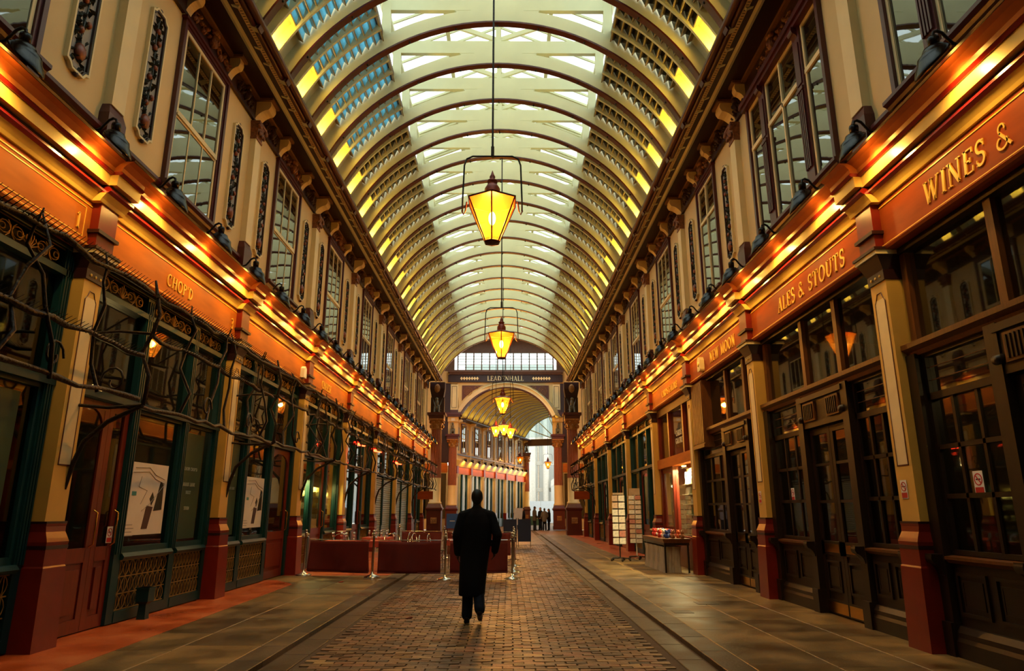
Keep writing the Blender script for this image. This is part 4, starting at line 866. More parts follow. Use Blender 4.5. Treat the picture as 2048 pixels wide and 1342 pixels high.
#@@END
# ------------------------------------------------------------------ crossing, gable and the avenue beyond
PEDM = mat('dark_red_pedestal', '#4c140d', .35, var=.12)
FLUTE = mat('terracotta_column_paint', '#8c4c32', .5, var=.1)
GILT = mat('gilt_carving', '#9a6a34', .45, .3, var=.4, scale=15, bump=.6)
SILV = mat('silver_carving', '#6a6a60', .4, .3, var=.4, scale=15, bump=.6)
def end_column(x, y, lab):
    t = thing('column', lab, 'column', (x, y, 0), 0, 'columns at the crossing')
    P('pedestal', PEDM, lambda b: (b.box(-.5, .5, -.5, .5, 0, .28), b.box(-.46, .46, -.46, .46, .28, 1.5), b.frus((-.46, .46, -.46, .46), 1.5, (-.54, .54, -.54, .54), 1.62), b.box(-.54, .54, -.54, .54, 1.62, 1.7), b.frus((-.5, .5, -.5, .5), 1.7, (-.4, .4, -.4, .4), 1.95)), t, key='ec_ped')
    P('crest', GILT, lambda b: (b.box(-.2, .2, -.49, -.46, .72, 1.1), [b.ball((-.16 + .08 * (i % 5), -.49, .78 + .08 * (i // 5)), .04, 6, 4) for i in range(20)]), t, key='ec_crest')
    P('shaft', CREAM, lambda b: b.lathe([(.42, 1.95), (.44, 2.0), (.42, 2.06), (.37, 2.1), (.36, 3.6)], 24), t, key='ec_low')
    def flut(b):
        n = 16; vs = []
        for z, r in ((3.6, .37), (3.66, .37), (6.75, .34)):
            for k in range(n * 4):
                a = 2 * pi * k / (n * 4); vs.append(((r - (.035 if k % 4 in (1, 2) else 0)) * cos(a), (r - (.035 if k % 4 in (1, 2) else 0)) * sin(a), z))
        m = n * 4; b.add(vs, [(i * m + k, i * m + (k + 1) % m, (i + 1) * m + (k + 1) % m, (i + 1) * m + k) for i in range(2) for k in range(m)])
    P('fluted_shaft', FLUTE, flut, t, key='ec_flute')
    def capf(b):
        b.lathe([(.34, 6.75), (.39, 6.8), (.35, 6.86), (.37, 7.0), (.46, 7.3), (.5, 7.36)], 16); b.box(-.5, .5, -.5, .5, 7.36, 7.45)
        for k in range(8):
            a = 2 * pi * k / 8; b.ball((.40 * cos(a), .40 * sin(a), 6.98), (.09, .09, .14), 6, 5); b.ball((.46 * cos(a + .4), .46 * sin(a + .4), 7.24), (.08, .08, .09), 6, 5)
    P('capital', GILT, capf, t, key='ec_cap')
    P('entablature', MAROON, lambda b: (b.box(-.5, .5, -.5, .5, 7.45, 7.68), b.box(-.6, .6, -.6, .6, 7.68, 7.85)), t, key='ec_ent')
    def griffin(b):
        b.ball((0, -.1, 8.2), (.2, .34, .26), 10, 8); b.ball((0, -.36, 8.52), (.12, .15, .24), 8, 6); b.ball((0, -.48, 8.76), (.1, .17, .11), 8, 6)
        for sg in (-1, 1):
            b.tube([(sg * .13, -.38, 8.3), (sg * .15, -.44, 8.08), (sg * .15, -.5, 7.87)], [.08, .06, .07], 6); b.tube([(sg * .17, .12, 8.15), (sg * .2, .18, 8.0), (sg * .2, .02, 7.87)], [.13, .08, .07], 6)
            b.add([(sg * .14, -.2, 8.3), (sg * .2, .28, 8.35), (sg * .4, .36, 8.86), (sg * .34, .05, 8.92), (sg * .1, -.1, 8.4), (sg * .16, .28, 8.4), (sg * .36, .38, 8.9)], [(0, 1, 2, 3), (4, 3, 6, 5), (0, 3, 4), (1, 5, 6, 2), (2, 6, 3), (0, 4, 5, 1)])
    P('griffin', SILV, griffin, t, key='ec_grif')
    return t
for s, side in ((-1, 'left'), (1, 'right')):
    t = end_column(s * 4.52, 45.75, f'fluted column ending the {side} row of shops')
    P('top_block', DMAROON, lambda b: (b.box(-.45, .45, -.2, .3, 7.85, 8.95), b.frus((-.4, .4, -.3, .3), 8.95, (-.5, .5, -.5, .3), 9.5), b.box(-.5, .5, -.5, .3, 9.5, 9.94)), t, (0, .25, 0))
    P('shield', GILT, lambda b: b.ball((0, -.32, 9.5), (.2, .08, .3), 8, 6), t)
    t = end_column(s * 4.5, 59.0, f'fluted column carrying the {side} end of the LEADENHALL gable')
    P('top_block', CREAM, lambda b: (b.box(-.42, .42, -.15, .4, 7.85, 8.95), b.box(-.46, .46, -.3, .4, 8.95, 9.35)), t)
    P('number_plate', WHITE, lambda b: b.box(-.16, .16, -.33, -.3, 9.02, 9.28), t)
    P('upper_entablature', MAROON, lambda b: (b.box(-.6, .6, -.5, .5, 9.35, 9.5), b.box(-.75, .75, -.6, .5, 9.5, 9.72)), t)
G = MB()
gin = [(4.49 * sin(radians(a)), 7.61 + 4.49 * cos(radians(a))) for a in [-63 + 126 * i / 32 for i in range(33)]]
G.ring(gin, [(max(-4.2, min(4.2, x * 1.05)), 12.34) for x, z in gin], 58.9, 59.3)
for s in (-1, 1): G.box(*sorted((s * 4.0, s * 9)), 59.05, 59.4, 9.72, 12.34); G.box(*sorted((s * 4.95, s * 9)), 59.05, 59.4, 0, 9.72)
G.box(-9, 9, 58.95, 59.4, 12.34, 13.42)
gable = tag(ob('wall_gable', G.mesh('wall_gable', CREAM)), kind='structure')
P('archivolt', PANEL, lambda b: b.ring([(x * .985, 7.61 + (z - 7.61) * .985) for x, z in gin], [(x * 1.06, 7.61 + (z - 7.61) * 1.06) for x, z in gin], 58.8, 58.95), gable)
P('arch_bead', MAROON, lambda b: b.ring([(x * .965, 7.61 + (z - 7.61) * .965) for x, z in gin], [(x * .985, 7.61 + (z - 7.61) * .985) for x, z in gin], 58.78, 59.3), gable)
for s in (-1, 1):
    pts = [(3.78, 12.12), (3.78, 10.75)] + [(4.49 * 1.1 * sin(radians(a)), 7.61 + 4.49 * 1.1 * cos(radians(a))) for a in (47, 42, 36, 30, 25)] + [(1.9, 12.12)]
    sp = P('spandrel_panel', mat('spandrel_red_brown', '#5a2c1e', .5), lambda b: b.ey([(s * x, z) for x, z in pts], 58.84, 58.93), gable)
    P('spandrel_tracery', GILT, lambda b: [b.tube([(s * (3.25 + r * cos(q * pi / 6 + o)), 58.83, 11.62 + r * sin(q * pi / 6 + o)) for q in range(13)], .02, 4) for r, o in ((.36, 0), (.24, .3), (.12, 0))] + [b.tube([(s * (2.5 + .16 * cos(q * .6)), 58.83, 11.95 + .12 * sin(q * .6)) for q in range(12)], .02, 4)], sp)
    st = P('strip', CREAML, lambda b: b.box(4.12, 4.75, 58.78, 59.1, 9.95, 12.2), gable, scale=(s, 1, 1)); P('strip_base', MAROON, lambda b: b.box(4.08, 4.79, 58.76, 59.1, 9.72, 9.98), st)
    P('strip_panel', DMAROON, lambda b: b.frame(4.22, 4.65, 10.15, 12.05, .03, 58.76, 58.78), st)
    P('side_panel', DMAROON, lambda b: b.box(4.8, 5.6, 58.9, 59.05, 5.5, 12.3), gable, scale=(s, 1, 1))
    P('side_board', FASC, lambda b: b.box(4.9, 9, 58.95, 59.06, 4.7, 5.4), gable, scale=(s, 1, 1)); P('side_glass', UPG, lambda b: b.box(5.0, 9, 59.0, 59.06, .9, 4.6), gable, scale=(s, 1, 1))
    P('end_block', DMAROON, lambda b: b.box(3.95, 5.0, 58.7, 59.0, 12.40, 13.05), gable, scale=(s, 1, 1))
fb = P('name_board', DMAROON, lambda b: b.box(-3.95, 3.95, 58.72, 58.95, 12.40, 13.04), gable)
P('lettering', mat('pale_gold_letters', '#f0dca8', .4), lambda b: letters(b, 'LEADENHALL', 0, 12.50, .44, 58.69, 58.73, wf=.92, sp=.07), fb)
for s in (-1, 1):
    for i in range(7): P('diaper', mat('pale_gold_letters', '#e0c890'), lambda b: (b.ey([(-.12, 12.72), (0, 12.88), (.12, 12.72), (0, 12.56)], 58.70, 58.73)), fb, (s * (2.45 + i * .23), 0, 0), key='diaper')
P('gable_cornice', mat('brown_cornice', '#5c3a26', .5), lambda b: (b.box(-4.9, 4.9, 58.55, 59.1, 13.05, 13.2), b.box(-5, 5, 58.4, 59.1, 13.2, 13.42)), gable)
# fanlight above
FAN = tag(ob('window_40', me_('fan_frame', mat('fan_brown', '#6a4a34', .5), lambda b: (b.box(-4.6, 4.6, 58.95, 59.1, 13.42, 13.5), b.box(-4.6, 4.6, 58.95, 59.1, 15.05, 15.2), b.box(-9, -4.5, 58.95, 59.3, 13.4, 16.4), b.box(4.5, 9, 58.95, 59.3, 13.4, 16.4), b.box(-4.5, 4.5, 58.95, 59.3, 15.2, 16.4)))), kind='structure')
for i in range(13): P('mullion', mat('fan_brown', '#6a4a34', .5), lambda b: b.box(-.05, .05, 58.93, 59.08, 13.5, 15.05), FAN, (-4.2 + .7 * i, 0, 0), key='fan_m')
for i in range(12):
    P('pane', SKYP, lambda b: b.box(-.3, .3, 59.0, 59.01, 13.5, 15.05), FAN, (-3.85 + .7 * i, 0, 0), key='fan_p')
    for z in (13.75, 14.0, 14.25, 14.5, 14.75): P('louvre_bar', mat('pale_bar', '#b8c0c0', .5), lambda b: b.box(-.3, .3, 58.97, 58.99, -.025, .025), FAN, (-3.85 + .7 * i, 0, z), key='fan_b')
# crossing enclosure
cr = MB()
for s in (-1, 1): cr.box(*sorted((s * 9, s * 9.3)), 45.3, 59.4, 0, 16.4); cr.box(*sorted((s * 5.45, s * 9)), 45.2, 45.4, 0, 16.4)
cr.box(-5.5, 5.5, 45.35, 45.5, 14.7, 16.4)
crw = tag(ob('wall_crossing', cr.mesh('wall_crossing', CREAM)), kind='structure')
P('roof_slab', RIBC, lambda b: (b.box(-9, -4, 45.4, 59.2, 16.4, 16.6), b.box(4, 9, 45.4, 59.2, 16.4, 16.6), b.box(-4, 4, 45.4, 47.5, 16.4, 16.6), b.box(-4, 4, 57, 59.2, 16.4, 16.6)), crw)
P('roof_light', SKYP, lambda b: b.box(-4, 4, 47.5, 57, 16.5, 16.51), crw)
# far avenue, turning right
FA = radians(71.2); fdir = Vector((cos(FA), sin(FA), 0)); FL = 19.4; A0 = Vector((-4.15, 59.5, 0)); ROTF = FA - pi / 2
fw = tag(ob('wall_far_left', me_('far_wall', CREAM, lambda b: (b.box(0, FL, .12, .5, 5.3, 9.6), b.box(0, FL, 2.5, 2.6, 0, 5.3), [b.box(i * FL / 6 - .03, i * FL / 6 + .03, .3, 2.5, 0, 5.3) for i in range(7)])), None, A0, FA), kind='structure')
n = 6; step = FL / n
P('far_cornice', BANDY, lambda b: b.ex([(.12, 5.2), (-.05, 5.2), (-.2, 5.45), (-.35, 5.7), (.12, 5.8)], 0, FL), fw)
P('far_string', MAROON, lambda b: b.box(0, FL, .02, .12, 6.2, 6.32), fw)
P('far_eaves', DMAROON, lambda b: (b.box(0, FL, -.7, .12, 9.2, 9.3), b.tube([(0, -.72, 9.24), (FL, -.72, 9.24)], .08, 8)), fw)
for i in range(n + 1):
    x = i * step; e = ob('pilaster', None, fw, (x, 0, 0))
    P('base', REDB, lambda b: b.box(-.2, .2, -.12, .26, 0, 1.3), e, key='fp_base'); P('shaft', CREAM, lambda b: b.box(-.17, .17, -.04, .26, 1.3, 4.3), e, key='fp_sh'); P('capital', CREAML, lambda b: b.frus((-.17, .17, -.04, .26), 4.3, (-.26, .26, -.16, .26), 4.6), e, key='fp_cap')
    P('block', REDB, lambda b: b.box(-.19, .19, -.11, .1, 4.6, 5.25), e, key='fp_blk'); P('upper_shaft', CREAML, lambda b: b.box(-.14, .14, .02, .12, 5.8, 8.9), e, key='fp_up'); P('bracket', PANEL, lambda b: b.ex(scroll_prof(.4, 8.75, 9.2), -.16, .16), e, key='fp_br')
for i in range(n):
    x = (i + .5) * step
    P('fascia_board', mat('far_fascia', '#a8501c', .5), lambda b: b.box(-step / 2 + .19, step / 2 - .19, 0, .1, 4.6, 5.2), fw, (x, 0, 0), key='ff')
    wv = P('window', MAROON, lambda b: b.frame(-.55, .55, 6.4, 9.0, .09, .04, .12), fw, (x, 0, 0), key='fwin')
    P('pane', UPG, lambda b: b.box(-.46, .46, .1, .115, 6.5, 8.9), wv, key='fwp'); P('sash', CREAML, lambda b: (b.frame(-.46, .46, 6.49, 8.91, .05, .085, .1), b.box(-.03, .03, .085, .1, 6.5, 8.9), b.box(-.46, .46, .085, .1, 7.65, 7.72)), wv, key='fws')
    for q in (-1, 1): P('relief_strip', GROUNDP, lambda b: b.box(-.14, .14, .09, .12, 6.6, 8.6), fw, (x + q * 1.05, 0, 0), key='frs')
    for q in (-1, 0, 1):
        P('glazing_post', TEAL, lambda b: b.box(-.08, .08, .12, .28, 0, 4.6), fw, (x + q * 1.05, 0, 0), key='fgp')
    P('shop_glass', PANEF, lambda b: b.box(-step / 2 + .2, step / 2 - .2, .2, .206, .8, 4.6), fw, (x, 0, 0), key='fsg'); P('stall', TEAL, lambda b: b.box(-step / 2 + .2, step / 2 - .2, .16, .26, 0, .8), fw, (x, 0, 0), key='fst')
    P('interior', mat('warm_interior', '#8a6a40', .7, var=.5, scale=3), lambda b: b.box(-step / 2 + .2, step / 2 - .2, 1.4, 1.45, 0, 4.5), fw, (x, 0, 0), key='fint')
    for q in (-1, 1):
        t = thing('spotlight', f'tiny black spotlight on the distant curved row, {ORD[i * 2 + (q + 1) // 2]} along', 'spotlight', A0 + fdir * (x + q * .8) + Vector((0, 0, 5.8)), FA, 'spotlights on the distant row')
        P('shade', BLACKG, lambda b: b.lathe([(.05, .12), (.06, .05), (.14, 0), (.17, -.1), (.15, -.1), (.01, .02)], 10, (0, -.5, 0), Matrix.Rotation(radians(38), 3, 'X')), t, key='fsp'); P('neck', IRON, lambda b: b.tube([(0, -.15, .05), (0, -.35, .12), (0, -.5, .14)], .02, 5), t, key='fspn')
        lamp('spot', 'SPOT', 60, (1, .5, .1), t, (0, -.5, -.15), (0, .6, -.7), .05, 150, .7)
    lamp('shop_glow', 'POINT', 30, (1, .7, .35), fw, (x, .8, 3.6), None, .15)
vorg = A0 + Vector((4.2 * cos(ROTF), 4.2 * sin(ROTF), 0)); DZ = -.72
fv = tag(ob('ceiling_far', me_('far_vault', RIBC, lambda b: (b.ring(arc2(4.97, 66, 40), arc2(5.03, 66, 40), 0, FL),)), None, vorg + Vector((0, 0, DZ)), ROTF), kind='structure')
for i in range(15):
    rb = P('rib', RIBC, lambda b: None, fv, (0, .3 + i * 1.34, 0), key='rib'); P('rib_moulding', MAROON, lambda b: None, rb, key='rib_m')
for i in range(14):
    for sg in (-1, 1):
        lamp('cove_light', 'SPOT', 170, (1, .6, .06), fv, (sg * 4.35, .97 + i * 1.34, 10.1), (-sg * .3, 0, 1), .05, 130, .6)
        for j in range(5): P('ceiling_grille', DMAROON, lambda b: b.box(-.1, .1, -.05, .05, -.02, .0), fv, (sg * 4.93 * sin(radians(50 - 3.2 * j)), .97 + i * 1.34 + (.16 if j % 2 else -.16), RC + 4.93 * cos(radians(50 - 3.2 * j))), (0, sg * radians(50 - 3.2 * j), 0), key='cgr')
lamp('roof_daylight', 'AREA', 260, (1, .93, .75), fv, (0, 9, 12.3), (0, 0, -1), 3) if False else None
endp = ob('end_screen', me_('end_beam', mat('brown_cornice', '#5c3a26', .5), lambda b: (b.box(-4.4, 9, FL - .1, FL + .3, 8.6, 9.3),)), None, vorg + Vector((0, 0, 0)), ROTF); endp.name = 'trim_5'; tag(endp, kind='structure')
for i in range(9):
    a = radians(-64 + 16 * i); P('fan_bar', RIBC, lambda b: b.tube([(1.0 * sin(a), FL, 9.3), (4.8 * sin(a), FL, 7.2 + 4.8 * cos(a))], .06, 5), endp)
P('fan_pane', SKYP, lambda b: b.ey([(x, z + DZ) for x, z in arc2(4.9, 62, 24)], FL + .02, FL + .03), endp)
far_col = end_column(*(A0 + fdir * (FL + .2) + Vector((.15, -.1, 0))).xy, 'distant slim column at the daylight opening'); far_col.scale = (.8, .8, 1.0)
rw = tag(ob('wall_far_right', me_('far_wall_r', CREAM, lambda b: b.box(0, FL, -.3, .0, 0, 9.6)), None, Vector((4.9, 59.6, 0)), FA), kind='structure')
# street outside
CLAD = mat('grey_cladding', '#a8aca8', .45, .2, var=.08, stretch=(1, 1, .1)); CONC = mat('pale_concrete', '#b4b4ac', .6, var=.08)
ob_ = tag(ob('wall_outside', me_('outside', CLAD, lambda b: b.box(-6, 22, 97, 98, 0, 22))), kind='structure')
oc = thing('office_frame', 'pale grey steel and concrete frame of the office seen in daylight', 'building', (6.5, 93, 0))
for x in (-3.0, -1.2, 1.2): P('tower_column', CONC, lambda b: b.lathe([(.42, 0), (.42, 20)], 14), oc, (x, 0, 0), key='towcol')
for x in (-2.2, .2, 2.6): P('duct', STEEL, lambda b: b.tube([(0, 0, 0), (0, 0, 20)], .16, 8), oc, (x, .6, 0), key='duct')
for z in (4, 7.5, 11): P('floor_beam', CONC, lambda b: b.box(-5, 5, .4, .9, 0, .5), oc, (0, 0, z), key='fbeam')
P('stair_stringer', CONC, lambda b: b.ey([(-.6, 4.6), (-.6, 5.4), (3.2, 8.2), (3.2, 7.4)], -.7, -.3), oc)
P('stair_wall', CLAD, lambda b: b.ey([(-.6, 0), (-.6, 4.6), (3.2, 7.4), (3.2, 0)], -.65, -.35), oc)
hd = thing('hoarding', 'pale blue site hoarding panels across the daylight street', 'hoarding', (5.2, 88, 0))
for i in range(5): P('panel', mat('pale_blue_panel', '#a8b4bc', .5, var=.04), lambda b: b.box(-.98, .98, -.03, .03, .05, 2.7), hd, (-3.9 + i * 2.0, 0, 0), key='hoardp')
tag(P('planter', mat('green_planter', '#3a5a46', .6), lambda b: b.frus((-.7, .7, -.4, .4), 0, (-.9, .9, -.5, .5), 1.0), None, (3.1, 80, -.05)), 'low green planter by the daylight opening', 'planter')

# ------------------------------------------------------------------ hanging lanterns
COPPER = mat('red_copper_paint', '#7c2a16', .35, .3, var=.15)
LFR = mat('lantern_frame_paint', '#4a1c12', .4, .2)
def lantern(x, y, z, top, lab, e=60, grp='hanging street lanterns'):
    t = thing('hanging_lantern', lab, 'lantern', (x, y, z), 0, grp); R1, R0, H = .44, .125, .72
    hx = lambda r, zz, k: (r * cos(pi / 3 * k + pi / 6), r * sin(pi / 3 * k + pi / 6), zz)
    P('base_plate', LFR, lambda b: b.lathe([(.03, -.05), (R0, -.03), (R0 + .02, 0), (R0, .02)], 6, ph=pi / 6, smooth=False), t, key='ln_b')
    for k in range(6):
        P('frame_bar', LFR, lambda b: b.tube([hx(R0, 0, k), hx(R1, H, k)], .013, 5), t, key=f'ln_f{k}'); P('rim', LFR, lambda b: b.tube([hx(R1, H, k), hx(R1, H, k + 1)], .017, 5), t, key=f'ln_r{k}')
        P('pane', AMBER, lambda b: b.add([hx(R0, .01, k), hx(R0, .01, k + 1), hx(R1 - .005, H, k + 1), hx(R1 - .005, H, k)], [(0, 1, 2, 3)]), t, key=f'ln_p{k}')
    P('roof', COPPER, lambda b: b.lathe([(R1 + .01, H), (R1 + .02, H + .01), (.16, H + .12), (.14, H + .1), (R1 - .02, H)], 6, ph=pi / 6, smooth=False), t, key='ln_roof')
    P('chimney', COPPER, lambda b: b.lathe([(.13, H + .1), (.13, H + .24), (.10, H + .29), (.07, H + .34), (.09, H + .36), (.09, H + .39), (.04, H + .42), (.05, H + .46), (.03, H + .5), (.005, H + .58)], 14), t, key='ln_ch')
    P('bulb', BULB, lambda b: (b.ball((0, 0, H - .3), (.06, .06, .12), 10, 8)), t, key='ln_bulb')
    yk = [(-.5, 0, .55), (-.5, 0, .75), (-.48, 0, 1.4), (-.44, 0, 1.52), (-.34, 0, 1.57), (.34, 0, 1.57), (.44, 0, 1.52), (.48, 0, 1.4), (.5, 0, .75), (.5, 0, .55)]
    P('yoke', IRON, lambda b: b.tube(yk, .016, 6), t, key='ln_y')
    for s in (-1, 1): P('hook', LFR, lambda b: b.tube([(.43, 0, .72), (.45, 0, .55), (.48, 0, .49), (.51, 0, .56)], .014, 5), t, scale=(s, 1, 1), key='ln_h')
    P('rod', IRON, lambda b: (b.tube([(0, 0, 1.55), (0, 0, top - z)], .02, 6), b.tube([(0, 0, 1.55), (0, 0, 1.75)], .032, 6)), t)
    lamp('lantern_light', 'POINT', e, (1, .62, .2), t, (0, 0, .42), None, .09)
lantern(.0, 10.575, 5.82, 12.85, 'nearest amber street lantern hung from the arcade roof', 600)
lantern(.06, 20.0, 5.95, 12.85, 'second amber street lantern hung down the arcade', 600)
lantern(.0, 31.8, 5.9, 12.85, 'third amber street lantern, in front of the LEADENHALL arch', 600)
lantern(-.07, 50.5, 6.9, 16.5, 'middle lantern of the cluster hung in the crossing', 1300); lantern(-.68, 51.5, 6.9, 16.5, 'left lantern of the cluster hung in the crossing', 1300); lantern(.42, 51.8, 6.8, 16.5, 'right lantern of the cluster hung in the crossing', 1300)
lantern(1.5, 73, 6.3, 11.9, 'small far lantern before the distant curved row', 40); lantern(4.6, 76, 6.0, 12.1, 'small far lantern against the daylight opening', 40)
#@@IRON
# ------------------------------------------------------------------ wrought-iron branch canopies
def trellis(s, side, rot, k, lab, zs=(2.75, 3.62, 4.14), half=False):
    a, c = PY[k], PY[k + 1]; L = c - a; r = random.Random(k * 7 + (3 if s > 0 else 0)); yo = -.82
    t = thing('branch_canopy', lab, 'iron canopy', wl(s, (a + c) / 2), rot, 'wrought-iron branch canopies')
    for z in zs:
        pts = [(-L / 2 + .06 + (L - .12) * i / 16, yo + r.uniform(-.04, .04), z + r.uniform(-.035, .035)) for i in range(17)]
        P('rail', IRON, lambda b: b.tube(pts, [.027 + r.uniform(-.006, .008) for _ in pts], 6), t)
    for x in (-L / 2 + .1,):       # S brackets climbing from the pilaster out to the rails
        P('bracket', IRON, lambda b: (b.tube([(x, -.03, 1.75), (x, -.08, 2.05), (x, -.16, 2.3), (x, -.42, 2.55), (x, yo, 2.75), (x, yo - .03, 3.1), (x, yo + .1, 3.4), (x, yo, 3.65), (x, yo - .06, 3.9), (x, yo, 4.14), (x, yo + .05, 4.35)], [.02, .03, .032, .03, .032, .028, .026, .03, .026, .026, .015], 6), b.tube([(x, -.03, 3.65), (x, -.4, 3.68), (x, yo, 3.65)], .02, 6), b.tube([(x, -.04, 2.75), (x, -.4, 2.72), (x, yo, 2.75)], .022, 6)), t)
        P('curl', IRON, lambda b: b.tube([(x, -.42 + .17 * (1 - q / 16) * cos(q * .55), 3.05 + .2 * (1 - q / 16) * sin(q * .55)) for q in range(13)], .015, 5), t)
    for i in range(5):
        x = -L / 2 + .3 + (L - .6) * (i + r.uniform(.1, .9)) / 5; dx = r.uniform(-.5, .5)
        P('twig', IRON, lambda b: b.tube([(x, yo, 2.75), (x + dx * .35, yo + r.uniform(-.15, .1), 3.05), (x + dx * .6, yo + r.uniform(-.1, .2), 3.4), (x + dx * .75, yo, 3.7), (x + dx * 1.1, yo + r.uniform(-.1, .1), 3.95), (x + dx * 1.2, yo, 4.14), (x + dx * 1.15, yo + r.uniform(-.1, .1), 4.3)], [.024, .022, .02, .02, .016, .016, .008], 5), t)
        if i % 2: P('curl', IRON, lambda b: b.tube([(x + .16 * (1 - q / 16) * cos(q * .55), yo, 2.98 + .18 * (1 - q / 16) * sin(q * .55)) for q in range(13)], .014, 5), t)
    P('spike_row', IRON, lambda b: [b.tube([(-L / 2 + .1 + q * .07, yo, zs[2]), (-L / 2 + .1 + q * .07 + .02, yo - .1, zs[2] + .1)], [.009, .003], 3, False) for q in range(int((L - .2) / .07))], t)['kind'] = 'stuff'
    P('spike_row', IRON, lambda b: [b.tube([(-L / 2 + .1 + q * .07, yo, zs[1]), (-L / 2 + .1 + q * .07 + .02, yo - .1, zs[1] + .07)], [.008, .003], 3, False) for q in range(int((L - .2) / .07))], t)['kind'] = 'stuff'
    for i in range(3):
        x = r.uniform(-L / 2 + .4, L / 2 - .4); P('stay', IRON, lambda b: b.tube([(x, .02, 4.6), (x + .1, -.4, 4.45), (x + .05, yo, 4.14)], .016, 5), t)
    return t
trellis(-1, 'left', SL, 0, 'iron branch canopy at the left edge of view', (2.78, 3.32, 4.14))
for k in range(1, 8): trellis(-1, 'left', SL, k, f'iron branch canopy in front of {LLAB[k]}')
for k in (6, 7): trellis(1, 'right', SR, k, f'iron branch canopy in front of {RLAB[k]}')
HEAT = mat('heater_glow', '#ff5030', .5, emit='#ff3418', es=14)
for y, x, z, lb, m2 in ((22.3, -4.5, 3.55, 'nearest red patio heater hung on the iron canopy', 0), (24.7, -4.4, 3.55, 'second red patio heater hung on the iron canopy', 0), (28.2, -4.2, 3.35, 'third red patio heater hung on the iron canopy', 0)):
    t = thing('patio_heater', lb, 'heater', (x, y, z), pi / 2 * .8, 'patio heaters')
    P('hood', BLACKG, lambda b: b.ex([(-.16, 0), (-.1, .14), (.1, .14), (.16, 0), (.14, 0), (.08, .12), (-.08, .12), (-.14, 0)], -.3, .3), t, key='ht_h')
    for q in (-.13, .13): P('element', HEAT, lambda b: b.tube([(-.1, 0, .03), (.1, 0, .03)], .045, 8), t, (q, 0, 0), key='ht_e')
    P('hanger', IRON, lambda b: b.tube([(0, 0, .14), (0, 0, 4.14 - z)], .015, 5), t)
for s, y, lb in ((1, 38.4, 'small orange-brown hanging sign on the right iron canopy'), (-1, 38.6, 'small orange-brown hanging sign on the left iron canopy')):
    t = thing('hanging_sign', lb, 'sign', (s * 4.3, y, 2.62), 0)
    P('board', FASCR, lambda b: b.box(-.42, .42, -.03, .03, -.5, -.06), t, key='hs_b')
    for q in (-.3, .3): P('chain', IRON, lambda b: b.tube([(0, 0, -.06), (0, 0, .1)], .012, 4), t, (q, 0, 0), key='hs_c')
    P('arm', IRON, lambda b: b.tube([(0, 0, .1), (s * .7, 0, .13)], .02, 5), t); P('arm', IRON, lambda b: b.tube([(-.35, 0, .1), (.35, 0, .1)], .02, 5), t)

# ------------------------------------------------------------------ barriers, tables, goods
DRED = mat('dark_red_canvas', '#5c0d0a', .7, var=.15, scale=3)
def stanchion(x, y, z, lab):
    t = thing('stanchion', lab, 'barrier post', (x, y, z), 0, 'steel barrier posts')
    P('base', STEEL, lambda b: b.lathe([(.19, 0), (.19, .015), (.15, .03), (.06, .06), (.04, .09), (.028, .12)], 20), t, key='st_b'); P('pole', STEEL, lambda b: b.lathe([(.024, .1), (.024, .95)], 12), t, key='st_p')
    P('finial', STEEL, lambda b: (b.lathe([(.03, .93), (.036, .95), (.036, .99), (.02, 1.0)], 12), b.ball((0, 0, 1.03), .034, 10, 8)), t, key='st_f')
    for q in (-1, 1): P('hook', STEEL, lambda b: b.tube([(0, 0, .88), (.05, 0, .9), (.08, 0, .86)], .01, 5), t, scale=(q, 1, 1), key='st_h')
def banner(p0, p1, z, lab, seed):
    r = random.Random(seed); d = Vector(p1) - Vector(p0); L = d.length; t = thing('barrier_panel', lab, 'barrier panel', (p0[0], p0[1], z), atan2(d.y, d.x), 'dark red barrier panels')
    def cloth(b):
        nx, nz = 36, 10; ph = [r.uniform(0, 6) for _ in range(4)]; vs = []
        for j in range(nz + 1):
            for i in range(nx + 1):
                u, v = i / nx, j / nz; x = .11 + (L - .22) * u
                f = .018 * sin(9 * u + ph[0] + 2 * v) * (1 - v * .7) + .012 * sin(21 * u + ph[1] - 3 * v) + .02 * sin(5 * (u - .5) * (1.6 - v) + ph[2]); sag = -.018 * sin(pi * u)
                vs.append((x, f, .13 + .70 * v + sag))
        w = nx + 1; m = len(vs); vs += [(x, y + .006, z_) for x, y, z_ in vs]
        F = [(j * w + i, j * w + i + 1, (j + 1) * w + i + 1, (j + 1) * w + i) for j in range(nz) for i in range(nx)]
        E_ = [(i, i + 1) for i in range(nx)] + [(nz * w + i + 1, nz * w + i) for i in range(nx)] + [((j + 1) * w, j * w) for j in range(nz)] + [(j * w + nx, (j + 1) * w + nx) for j in range(nz)]
        b.add(vs, F + [tuple(q + m for q in f[::-1]) for f in F] + [(a, c_, c_ + m, a + m) for a, c_ in E_], True)
    P('canvas', DRED, cloth, t)
    P('top_bar', STEEL, lambda b: b.tube([(.1, 0, .85), (L - .1, 0, .85)], .012, 6), t); P('bottom_bar', DRED, lambda b: b.tube([(.11, 0, .12), (L - .11, 0, .12)], .016, 6), t)
fp = [(-4.67, 17.42, .004), (-2.9, 16.85, .004), (-1.2, 16.8, -.05), (.37, 17.0, -.05)]
for q, n_ in zip(fp, ('leftmost steel barrier post of the front row', 'second steel barrier post of the front row', 'third steel barrier post of the front row', 'steel barrier post at the right end of the front row')): stanchion(*q, n_)
for i, n_ in enumerate(('left dark red barrier panel of the front row', 'middle dark red barrier panel of the front row', 'right dark red barrier panel behind the walking man')): banner(fp[i], fp[i + 1], -.02, n_, i)
sp_ = [(.42, 18.9, -.05), (.45, 20.9, -.05), (.45, 23.4, -.05)]
for q, n_ in zip(sp_, ('nearest steel post of the side barrier', 'second steel post of the side barrier', 'far corner steel barrier post')): stanchion(*q, n_)
